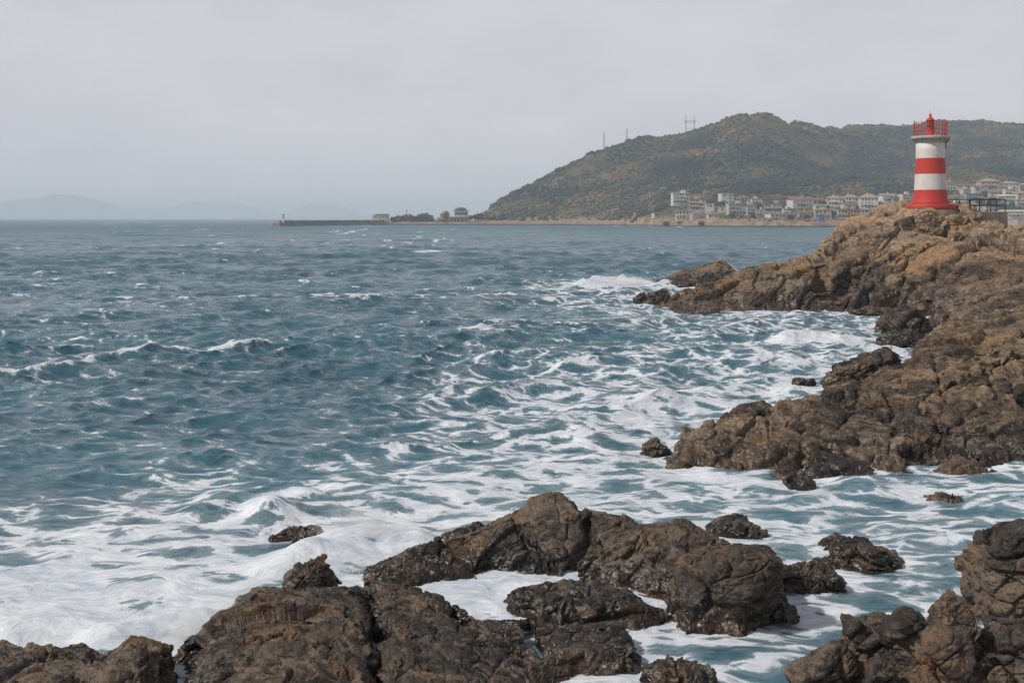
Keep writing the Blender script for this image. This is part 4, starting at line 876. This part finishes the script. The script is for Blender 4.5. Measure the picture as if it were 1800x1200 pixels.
# ------------------------------------------------------------------ houses
_win = {}
def window_mesh(w, h, mat='glass'):
    if (w, h, mat) not in _win: _win[(w, h, mat)] = MB().box(-w/2, w/2, -.07, .07, -h/2, h/2).mesh('window', M[mat])
    return _win[(w, h, mat)]
def house(px0, px1, pyt, pyb, style, wl, rf, label, group='houses of the village'):
    Y = house_y((px0, px1, pyt, pyb)); c = W((px0+px1)/2, pyb, Y); w = (px1-px0)/F*Y; h = (pyb-pyt)/F*Y; d = min(max(w*.75, 8), 13); d0 = -d*.5
    r2 = random.Random(int(px0*7+pyb)); base = min(c[2], float(ground_z(c[0], c[1])[0]))-c[2]-1.5
    root = tag(empty('house', tuple(c), r2.uniform(-.22, .22)), label, 'house', group)
    wm, rm = M[wl], M[rf]; hw = w/2
    wins = []; gl = 'blueglass' if style == 'blue' else 'glass'
    def front(x0, x1, z0, z1, y, n, ww=1.6, hh=1.7):
        for i in range(n): (r2.random() < .86) and wins.append((x0+(x1-x0)*(i+.5+r2.uniform(-.12,.12))/n, y-.05, (z0+z1)/2+r2.uniform(-.15,.15), ww*r2.choice((.6,.8,1,1,1.25)), hh*r2.choice((.7,.9,1,1.1)), 0))
    def side(x, y0, y1, zc, n, sgn):
        for i in range(n): wins.append((x+.05*sgn, y0+(y1-y0)*(i+.5)/n, zc, 1.5, 1.6, 1))
    nf = max(1, round(h/3.4)); 
    if style in ('hip', 'gable', 'low'):
        eh = h*(.72 if style != 'low' else .8); fl = max(1, round(eh/3.2))
        MB().box(-hw, hw, d0, -d0, base, eh).build('wall', wm, root)
        r_ = MB()
        if style == 'hip': r_.hip(-hw, hw, d0, -d0, eh, h, .7, .35)
        else:
            x0, x1, y0, y1 = -hw-.5, hw+.5, d0-.8, -d0+.6
            r_.add([(x0,y0,eh),(x1,y0,eh),(x1,y1,eh),(x0,y1,eh),(x0,0,h),(x1,0,h)], [(0,3,2,1),(0,1,5,4),(2,3,4,5),(0,4,3),(1,2,5)])
        ro = r_.build('roof', rm, root)
        if style != 'low':
            cx_ = hw*r2.uniform(-.4,.5); MB().box(cx_-.5, cx_+.5, -.5, .5, h-.8, h+1.3).build('chimney', wm, ro)
        for f in range(fl): front(-hw+.6, hw-.6, f*eh/fl, (f+1)*eh/fl, d0, max(2, round(w/3.4)), 1.5, min(1.8, eh/fl*.55)); side(hw, d0, -d0, (f+.5)*eh/fl, 2, 1)
        if fl > 1 and w > 11: MB().box(-hw*.7, hw*.5, d0-1.5, d0-.003, eh/fl-.15, eh/fl+.05).box(-hw*.7, hw*.5, d0-1.5, d0-1.38, eh/fl+.052, eh/fl+1.0).build('balcony', wm, root)
    elif style in ('flat', 'blue', 'tower'):
        MB().box(-hw, hw, d0, -d0, base, h-.5).build('wall', wm, root)
        ro = MB().box(-hw-.4, hw+.4, d0-.5, -d0+.4, h-.497, h-.1).build('roof', rm, root)
        bx = r2.uniform(-.5, .2)*hw; bh = 4.2 if style == 'tower' else 2.2
        MB().box(bx, bx+(2.2 if style == 'tower' else hw*.55), -1, 2, h-.097, h+bh).build('roof_box' if style != 'tower' else 'turret', M['white wall'] if style == 'tower' else wm, root)
        for f in range(nf):
            fh = (h-.5)/nf; front(-hw+.5, hw-.5, f*fh, (f+1)*fh, d0, max(2, round(w/(3.2 if style != 'blue' else 2.6))), 1.9 if style != 'blue' else 2.2, fh*.58); side(hw, d0, -d0, (f+.5)*fh, 2, 1)
            if f: MB().box(-hw*.96, hw*(.3 if style != 'blue' else .96), d0-1.4, d0-.003, f*fh-.14, f*fh+.1).box(-hw*.96, hw*(.3 if style != 'blue' else .96), d0-1.4, d0-1.28, f*fh+.102, f*fh+1.0).build('balcony', wm, root)
    elif style == 'arcade':
        MB().box(-hw, hw, d0+2, -d0, base, h-.4).build('wall', wm, root)
        MB().box(-hw-.3, hw+.3, d0-.3, -d0+.3, h-.397, h).build('roof', rm, root)
        n = max(3, round(w/3.4)); a = MB()
        for i in range(n+1):
            x_ = -hw+.4+(w-.8)*i/n; a.box(x_-.35, x_+.35, d0, d0+.7, base, h-.4)
        a.box(-hw, hw, d0+.02, d0+.68, h*.52, h*.62).build('arcade', wm, root)
        for f in range(2): front(-hw+.4, hw-.4, f*h*.5, (f+1)*h*.5, d0+2, n, 1.8, h*.27)
    elif style == 'step':
        sp = hw*r2.uniform(-.1, .25)
        MB().box(-hw, sp, d0, -d0, base, h-.4).box(sp+.003, hw, d0+1.5, -d0, base, h*.62).build('wall', wm, root)
        MB().box(-hw-.3, sp+.3, d0-.4, -d0+.3, h-.397, h).box(sp+.31, hw+.3, d0+.9, -d0+.3, h*.623, h*.68).build('roof', rm, root)
        for f in range(nf): front(-hw+.4, sp-.3, f*(h-.4)/nf, (f+1)*(h-.4)/nf, d0, 2, 1.9, (h-.4)/nf*.55)
        front(sp+.3, hw-.3, 0, h*.55, d0+1.5, 2, 2.0, h*.3)
    for (wx, wy, wz, ww, wh, rot) in wins:
        o = link('window', window_mesh(round(ww,1), round(wh,1), gl), root, (wx, wy, wz))
        if rot: o.rotation_euler = (0, 0, R(90))
    if style in ('hip','gable','flat'): MB().box(-.6, .6, d0-.06, d0+.05, 0, 2.2).build('door', M['bark'], root)
    return root
for h in HT: house(*h)

# trees between the houses
def leaf_crown(r, n, seed):
    rg_ = np.random.RandomState(seed); V = []; Fq = []; tn = []
    for i in range(n):
        d = rg_.randn(3); d /= np.linalg.norm(d); c = d*r*rg_.uniform(.35, 1.0)**.6*(1+.35*math.sin(3*d[0]+seed)*math.cos(4*d[2]+seed)); c[2] *= .85
        a = rg_.randn(3); a /= np.linalg.norm(a); b = np.cross(a, d); b /= np.linalg.norm(b)+1e-6; s = r*rg_.uniform(.10, .20); k = len(V)
        V += [c-a*s, c+b*s*.7, c+a*s, c-b*s*.7]; Fq.append([k,k+1,k+2,k+3]); tn += [np.clip(.3+rg_.normal(0,.12), 0, 1)]*4
    return np.array(V), np.array(Fq), np.array(tn)
_crowns = {}
def tree(px, pyb, hpx, Y, label, tint=0.0, wide=1.0, cat='tree', grp='trees of the village', name='tree'):
    c = W(px, pyb, Y); c[2] = float(ground_z(c[0], c[1])[0]); h = hpx/F*Y; k = (rnd.randrange(4), tint)
    root = tag(empty(name, tuple(c), rnd.uniform(0, 6)), label, cat, grp)
    t_ = MB().tube((0,0,-.5), (.05*h,0,h*.45), .04*h, 7, .025*h)
    for a in range(4): t_.tube((.05*h*.7,0,h*.33), (.22*h*math.cos(a*1.6), .22*h*math.sin(a*1.6), h*.62), .02*h, 5, .008*h)
    t_.build('trunk', M['bark'], root)
    if k not in _crowns:
        V, Fq, tn = leaf_crown(1.0, 520, k[0]+60); _crowns[k] = np_mesh('crown', V, Fq, M['leaf'], False, {'tint': np.clip(tn+tint, 0, 1)})
    o = link('crown', _crowns[k], root, (.05*h, 0, h*.58)); o.scale = (h*.42*wide, h*.42*wide, h*.45)
    return root
TR = [(1745,356,20,1050,'large dark round tree above the iron railing',-.2,1.3),(1722,352,14,1060,'olive tree left of the large dark tree above the iron railing',.15,1.1),(1782,340,12,1110,'small dark tree right of the white villa at the right edge',-.15,1),
      (1527,383,9,985,'small tree between the yellow house and the long arcaded building',0,1),(1463,383,14,985,'tree between the beige flat-roofed house and the pale beige house on the shore terrace',0,1.1),(1447,362,13,1050,'green tree left of the first pink-roofed house of three',.05,1.2),
      (1575,354,14,1080,'dark tree right of the white house with the grey gable',-.2,1),(1436,352,12,1090,'tree right of the wide dark red roof',-.1,1.3),(1335,372,14,1030,'dark tree left of the blue-glazed house',-.15,1),(1381,372,10,1030,'tree right of the blue-glazed house',-.1,1.2),
      (1258,346,9,1110,'small tree left of the bright white villa',-.1,1.2),(1232,387,9,990,'shrubby tree right of the cream house on piers',.15,1.5),(1255,385,11,1000,'olive green tree on the bank below the open colonnade',.2,1.6),(1285,388,9,985,'olive green tree on the bank below the grey white block',.2,1.7),
      (1172,382,12,1040,'shrubby tree left of the cream house on piers',.1,1.4),(1325,392,9,968,'dark shrub on the low bank left of the long red-roofed building',-.05,1.2),(1390,394,9,962,'wide dark shrub on the bank below the red-roofed building',-.05,1.9),(1419,394,9,962,'wide dark shrub on the bank below the low beige house',-.05,1.9),
      (1775,364,8,1020,'yellow green shrub over the roof of the long harbour building',.35,2.2),(1475,336,8,1150,'small tree above the first pink-roofed house of three',-.05,1.4)]
for t in TR: tree(*t)

# ------------------------------------------------------------------ breakwater and the spit
a0 = W(484, 398, 1042); a1 = W(676, 396, 1236); dv = (a1-a0)[:2]; Lp = float(np.linalg.norm(dv)); ang = math.atan2(dv[1], dv[0])
bw = tag(empty('breakwater', (a0[0], a0[1], 0), ang), 'long grey concrete breakwater reaching out to a small beacon', 'breakwater')
MB().add([(0,-4.5,-3),(Lp,-4.5,-3),(Lp,4.5,-3),(0,4.5,-3),(1.5,-3.2,3.6),(Lp,-3.2,3.6),(Lp,3.2,3.6),(1.5,3.2,3.6)], [(0,3,2,1),(4,5,6,7),(0,1,5,4),(1,2,6,5),(2,3,7,6),(3,0,4,7)]).build('wall', M['pier'], bw)
pb = MB()
for k in range(18):
    x0 = 9+k*(Lp-9)/18; pb.box(x0, x0+(Lp-9)/18-.25, 1.6, 3.0, 3.603, 5.5+.12*math.sin(k*2.3))
pb.build('parapet', M['pier'], bw)
MB().box(2, 8.5, -2.6, 2.6, 3.603, 4.6).build('pier_head', M['deck'], bw)
bc = a0+(a1-a0)*(14.5/192); bc = W(498, 389, 1055)
be = tag(empty('beacon', (bc[0], bc[1], 4.4)), 'slim white harbour beacon with a dark lamp at the end of the breakwater', 'beacon')
MB().lathe([(1.3,-.9),(1.3,0),(.95,.1),(.75,5.0),(1.1,5.15),(1.1,5.4)], 16).build('tower', M['white'], be, None, True)
MB().lathe([(.55,5.403),(.55,6.5),(.75,6.55),(.1,7.3),(.05,7.9)], 12).build('lamp', M['dark'], be, None, True)
MB().tube((0,0,0),(0,0,1.1),.28,8).tube((0,0,1.1),(0,0,1.3),.42,8).build('bollard', M['dark'], None, tuple(np.append(W(552,388,1110)[:2], 3.6)))
tag(bpy.data.objects['bollard'], 'small dark bollard on the breakwater edge between beacon and shore', 'bollard')
def at_spit(px, Y): q = W(px, 389, Y); return (q[0], q[1], float(ground_z(q[0], q[1])[0]))
s_ = at_spit(669.5, 1246); hb = tag(empty('harbour_building', (s_[0], s_[1], 3.4)), 'square grey concrete building with a dark roof edge where the breakwater meets the land', 'building')
MB().box(-8.5,8.5,-5,5,-3,8.2).build('wall', M['grey wall'], hb); MB().box(-5.5,8.9,-5.4,5.4,8.203,8.9).build('roof', M['brown roof'], hb)
MB().box(-8,-2,-6.5,-5.003,-2,3).build('annex', M['cream wall'], hb); MB().box(1.5,6,-6.2,-5.003,-2,3).build('annex', M['cream wall'], hb)
for x_ in (-5, -1, 3, 6.5): link('window', window_mesh(1.6, 1.4), hb, (x_, -5.05, 5.6))
link('window', window_mesh(2.4, 2.0), hb, (4, -6.25, 1.2))
# wooded knoll on the spit
rg = np.random.RandomState(5)
def knoll(pxs, Y, label):
    vs_=[]; fs=[]; tn=[]; b=0
    for px_, top, n_ in pxs:
        for _ in range(n_):
            q = W(px_+rg.uniform(-6,6), 388, Y+rg.uniform(-6,9)); zt = (HY-top)/F*Y+EYE; Q, Fc = CL[rg.randint(8)]; s = rg.uniform(1.6,3.0)
            zz = rg.uniform(3.5, max(zt-s*.5, 4)); vs_.append(Q*s+np.array([q[0],q[1],zz])); fs.append(Fc+b); b += len(Q); tn.append(np.full(len(Q), np.clip(rg.normal(.42,.16),0,1)))
    o = link('shrub_thicket', np_mesh('shrub_thicket', np.concatenate(vs_), np.concatenate(fs), M['leaf'], True, {'tint': np.concatenate(tn)})); return tag(o, label, 'thicket', None, 'stuff')
knoll([(692,382,12),(700,379,14),(708,376,18),(716,377,18),(724,379,18),(732,378,18),(740,377,20),(748,375,22),(754,378,16),(758,384,8)], 1252, 'green shrubs covering the low knoll beside the breakwater root')
s_ = at_spit(715, 1243); po = tag(MB().tube((0,0,-1),(0,0,12.6),.42,8,.3).tube((0,0,12.0),(0,0,13.4),.6,8).build('signal_mast', M['rust'], None, (s_[0], s_[1], 3.6)), 'dark rusty mast standing in front of the shrub knoll', 'mast')
s_ = at_spit(743, 1256); pv = tag(empty('shelter', (s_[0], s_[1], 10.2)), 'tiny flat-roofed shelter on top of the shrub knoll', 'shelter')
MB().box(-3.6,3.6,-2,2,2.4,3.0).build('roof', M['grey roof'], pv); sm_ = MB()
for x_ in (-2.2, 2.2):
    for y_ in (-1.4, 1.4): sm_.box(x_-.3, x_+.3, y_-.3, y_+.3, -5, 2.397)
sm_.build('posts', M['stone wall'], pv); MB().box(2.8,4.6,-.8,.8,-5,3.6).build('chimney', M['grey wall'], pv)
boulder('rock_stack', 'pointed pale rock stack between the shrub knoll and the pavilion', 'head_rock', [(764,391),(772,383),(778,377),(784,374),(790,380),(792,391)], 1246, 14, 4.5, BH, 81, 5)
boulder('rock_stack', 'buff rock knob on the slope at the left end of the village', 'head_rock', [(1137,372),(1141,360),(1148,355),(1156,358),(1158,372)], 1100, 11, 3.5, BH, 82, 5)
boulder('rock_stack', 'pointed buff rock above the shore left of the village', 'head_rock', [(1108,388),(1113,377),(1119,368),(1125,372),(1128,388)], 1135, 11, 3.5, BH, 83, 5)
s_ = at_spit(808, 1243); pa = tag(empty('pavilion', (s_[0], s_[1], 3.6)), 'terraced pavilion with glazed upper floor and brown domed roof at the hill foot', 'pavilion')
MB().box(-11,9.5,-5,6,-2,5.2).build('stone_base', M['stone wall'], pa)
ar = MB(); ar.box(-12.5,11.5,-6.5,7,5.203,5.9).build('terrace', M['deck'], pa)
for k in range(5): link('arch_opening', window_mesh(1.8, 3.0), pa, (-8.4+k*3.9, -5.05, 1.5))
MB().box(-5.5,9,-3.5,5,5.903,12).build('wall', M['white wall'], pa)
for k in range(5): link('window', window_mesh(2.3, 2.6, 'blueglass'), pa, (-3.9+k*2.8, -3.55, 8.8))
MB().box(-6.8,10.5,-5,6,12.003,12.8).build('eave', M['deck'], pa)
MB().lathe([(6.2,12.803),(6.2,13.6),(6.8,13.7),(5.2,15.0),(2.5,15.9),(.3,16.3)], 20, 1.0, .5).build('dome_roof', M['brown roof'], pa, None, True)
for k in range(3): tree(826+k*9, 388, 11+k*2, 1255, ('dark round tree right beside the pavilion', 'second dark tree right of the pavilion, at the hill foot', 'third and tallest dark tree right of the pavilion')[k], -.15, 1.3, grp='trees by the pavilion')

# shed, tarp and low things by the harbour
s_ = W(1777, 396, 935); sh = tag(empty('boat_shed', (s_[0], s_[1], 1.8)), 'white boat shed on the quay below the long harbour building', 'shed')
MB().box(-4,4.5,-3,3,-2,5).build('wall', M['white'], sh); MB().box(-4.3,4.8,-3.3,3.3,5.003,5.4).build('roof', M['pale roof'], sh); MB().box(-3.2,-.6,-3.06,-2.9,-.2,3.2).build('door', M['white wall'], sh)
s_ = W(1790, 397, 930); MB().box(-22,40,-1.5,9,-3,1.8).build('quay', M['pier'], None, (s_[0], s_[1], 0)); tag(bpy.data.objects['quay'], 'low brown quay wall at the right edge behind the headland', 'quay')
s_ = W(1443, 393, 950); tb = tag(MB().add([(-2.6,-2.5,0),(2.6,-2.5,0),(2.6,2.5,0),(-2.6,2.5,0),(-2.2,-2,5.2),(.2,-2,4.0),(2.3,-1.8,1.6),(2.0,2,1.6),(-2.2,2,5.0)], [(0,1,6,5,4),(1,2,7,6),(2,3,8,7),(3,0,4,8),(4,5,8),(5,6,7,8)]).build('tarpaulin', M['blue tarp'], None, (s_[0], s_[1], float(ground_z(s_[0], s_[1])[0])-.3)), 'bright blue tarpaulin on the rocky shore below the village', 'tarpaulin')

# ------------------------------------------------------------------ masts on the hill
def lattice(px, pyt, pyb, Y, label):
    c = W(px, pyb, Y); h = (pyb-pyt)/F*Y; gz = float(ground_z(c[0], c[1])[0]); root = tag(empty('lattice_mast', (c[0], c[1], min(gz, c[2]))), label, 'mast', 'lattice masts on the ridge'); h += c[2]-min(gz, c[2])
    m_ = MB(); b0, b1 = 2.3, .35; n = 9; wz = lambda t: b0+(b1-b0)*min(t*1.25, 1)
    cs = [(-1,-1),(1,-1),(1,1),(-1,1)]
    for k in range(n):
        t0, t1 = k/n, (k+1)/n; w0, w1 = wz(t0), wz(t1)
        for i in range(4):
            (ax, ay), (bx, by) = cs[i], cs[(i+1)%4]
            m_.tube((ax*w0, ay*w0, t0*h), (ax*w1, ay*w1, t1*h), .17, 4); m_.tube((ax*w0, ay*w0, t0*h), (bx*w1, by*w1, t1*h), .10, 4); m_.tube((ax*w1, ay*w1, t1*h), (bx*w1, by*w1, t1*h), .10, 4)
    m_.build('lattice', M['pylon'], root)
    for f in (.82, .9): MB().tube((-1.6,0,h*f),(1.6,0,h*f),.16,5).build('cross_arm', M['pylon'], root)
    MB().tube((0,0,h),(0,0,h*1.06),.14,5).build('aerial', M['pylon'], root)
lattice(1062, 233, 273, 1455, 'grey lattice mast lower down the ridge, leftmost on the skyline'); lattice(1102, 226, 255, 1475, 'grey lattice mast higher up the ridge, left of the twin poles')
c = W(1213, 240, 1495); gz = float(ground_z(c[0], c[1])[0]); hf = tag(empty('twin_pole_pylon', (c[0], c[1], gz-1)), 'twin pole pylon joined by cross beams on the hill ridge', 'pylon'); hh = c[2]+37/F*1495-gz+1
for sx in (-5.6, 5.4): MB().tube((sx,0,0),(sx,0,hh),.55,8,.35).build('pole', M['pylon'], hf)
for f in (.70, .76): MB().tube((-8,-.5,hh*f),(8,-.5,hh*f),.30,6).build('cross_beam', M['pylon'], hf)
MB().tube((-5.6,-.45,hh*.45),(5.4,-.45,hh*.45),.2,6).tube((-5.6,-.45,hh*.45),(-1,-.45,hh*.38),.15,6).build('brace', M['pylon'], hf)

# ------------------------------------------------------------------ lighthouse
LY = 108.0; lc = W(1635.4, 369.0, LY); U = LY/F/4.8
lh = tag(empty('lighthouse', tuple(lc)), 'red and white banded lighthouse with a red lantern on top of the rocky headland', 'lighthouse')
zz = lambda zy: (955-zy)*U
MB().lathe([(2.35,-1.6),(2.35,-.003)], 48).build('foundation', M['concrete'], lh, None, True)
MB().lathe([(2.2,0),(2.24,.05),(2.24,.50),(2.19,.56)], 64).build('plinth', M['red'], lh, None, True)
prof = [(1.66,.563),(1.62,.70),(1.555,1.2),(1.475,zz(787)),(1.475,zz(787)+.004),(1.425,2.6),(1.395,zz(655)),(1.395,zz(655)+.004),(1.35,4.2),(1.325,zz(522)),(1.325,zz(522)+.004),(1.31,5.6),(1.31,zz(392))]
MB().lathe(prof, 72, 0, 0, [0]*3+[1]*4+[0]*3+[1]*3).build('tower', [M['red'], M['white']], lh, None, True)
MB().lathe([(1.31,zz(392)+.003),(1.36,zz(385)),(1.42,zz(374)),(1.50,zz(362))], 64).build('collar', M['deck'], lh, None, True)
for k in range(20):
    a = 2*math.pi*k/20; cb = MB(); cb.add([(1.36,-.07,zz(388)),(1.36,.07,zz(388)),(1.66,.07,zz(363)),(1.66,-.07,zz(363)),(1.36,-.07,zz(362.3)),(1.36,.07,zz(362.3)),(1.66,.07,zz(362.3)),(1.66,-.07,zz(362.3))], [(0,1,2,3),(4,7,6,5),(0,4,5,1),(1,5,6,2),(2,6,7,3),(3,7,4,0)])
    o = cb.build('bracket', M['deck'], lh); o.rotation_euler = (0, 0, a)
MB().lathe([(1.66,zz(362)),(1.74,zz(356)),(1.74,zz(338)),(1.71,zz(335))], 72).build('gallery', M['deck'], lh, None, True)
rail = MB(); zr = zz(335)+.003
for zq, rr in ((zz(221), .032), (zz(252), .02), (zz(283), .02), (zz(318), .024)): rail.ring(1.485, zq, rr, 56)
railo = rail.build('railing', M['redmetal'], lh, None, True)
for k in range(14):
    a = 2*math.pi*(k+.5)/14; MB().tube((1.485*math.cos(a),1.485*math.sin(a),zr),(1.485*math.cos(a),1.485*math.sin(a),zz(221)),.034,6).build('post', M['redmetal'], railo)
for a, tp in ((R(180), 200), (R(6), 190)): MB().tube((1.5*math.cos(a),1.5*math.sin(a),zr),(1.5*math.cos(a),1.5*math.sin(a),zz(tp)),.028,6).lathe([(.02,zz(tp+14)),(.06,zz(tp+11)),(.06,zz(tp+6)),(.02,zz(tp+3))], 8, 1.5*math.cos(a), 1.5*math.sin(a)).build('lightning_rod', M['redmetal'], lh)
la = MB().lathe([(.42,zr),(.42,zz(325)),(.385,zz(322)),(.385,zz(266)),(.40,zz(264)),(.40,zz(260))], 24).build('lantern', M['red'], lh, None, True)
MB().lathe([(.30,zz(260)+.003),(.30,zz(206))], 20).build('lantern_glass', M['lantern'], la, None, True)
for k in range(8):
    a = 2*math.pi*k/8; MB().tube((.325*math.cos(a),.325*math.sin(a),zz(260)),(.325*math.cos(a),.325*math.sin(a),zz(206)),.028,6).build('mullion', M['redmetal'], la)
MB().ring(.325, zz(233), .022, 24).build('glazing_bar', M['redmetal'], la)
do = MB().lathe([(.36,zz(206)),(.43,zz(203)),(.43,zz(199)),(.33,zz(190)),(.17,zz(176)),(.12,zz(171)),(.08,zz(166)),(.13,zz(160)),(.145,zz(155)),(.10,zz(150)),(.035,zz(146))], 28).build('dome', M['red'], lh, None, True)
MB().tube((0,0,zz(147)),(0,0,zz(112)),.022,6,.010).build('spike', M['redmetal'], do)
MB().tube((1.30,-.42,zz(393)),(1.30,-.42,zz(436)),.06,6).tube((1.30,-.42,zz(393)),(1.62,-.5,zz(364)),.05,6).build('drain_pipe', M['rust'], lh)

pc = W(1728, 372.5, 107.0); pw = 66/F*107/2; pz = float(pc[2])
pl = tag(MB().add([(-pw-.25,-1.3,-2.2),(pw,-1.3,-2.2),(pw,2.4,-2.2),(-pw-.25,2.4,-2.2),(-pw,-1.3,-.05),(pw-.03,-1.3,-.05),(pw-.03,2.4,-.05),(-pw,2.4,-.05),(-pw+.05,-1.25,0),(pw-.08,-1.25,0),(pw-.08,2.35,0),(-pw+.05,2.35,0)],
   [(0,3,2,1),(0,1,5,4),(1,2,6,5),(2,3,7,6),(3,0,4,7),(4,5,9,8),(5,6,10,9),(6,7,11,10),(7,4,8,11),(8,9,10,11)]).build('platform', M['concrete'], None, (pc[0], pc[1], pz)), 'weathered brown concrete platform on the rock right of the lighthouse', 'platform')
tag(MB().box(-1.9,.0,-1.0,1.9,-.9,0).build('walkway', M['concrete'], None, (pc[0]-pw-.06, pc[1], pz-.05)), 'short concrete walkway between the lighthouse foot and the platform', 'walkway')
fn_ = tag(empty('iron_railing', (pc[0], pc[1], pz+.003)), 'dark iron railing round the concrete platform beside the lighthouse', 'railing')
fx0, fx1, fy0, fy1, fh = -pw+.12, pw-.18, -1.15, 2.2, 22/F*107
rl = MB()
for zq in (fh, fh*.52):
    rl.tube((fx0,fy0,zq),(fx1,fy0,zq),.045,6).tube((fx1,fy0,zq),(fx1,fy1,zq),.045,6).tube((fx0-1.7,fy1,zq),(fx1,fy1,zq),.04,6)
rl.build('rail', M['dark'], fn_)
for x_ in np.linspace(fx0, fx1, 5): MB().tube((x_,fy0,0),(x_,fy0,fh+.02),.05,6).build('post', M['dark'], fn_)
for x_ in np.linspace(fx0-1.7, fx1, 6): MB().tube((x_,fy1,-.0),(x_,fy1,fh+.02),.045,6).build('post', M['dark'], fn_)

# ------------------------------------------------------------------ haze
g = NG('haze air'); g.t.nodes.clear(); oo = g.n('ShaderNodeOutputMaterial'); pvn = g.n('ShaderNodeVolumePrincipled')
pvn.inputs['Color'].default_value = (.80,.90,1.0,1); pvn.inputs['Density'].default_value = .00020; pvn.inputs['Anisotropy'].default_value = 0.0
g.l(pvn.outputs[0], oo.inputs['Volume'])
hz = tag(MB().box(-24000,24000,-2500,28500,-5,210).build('haze', g.m), None, None, None, 'stuff')
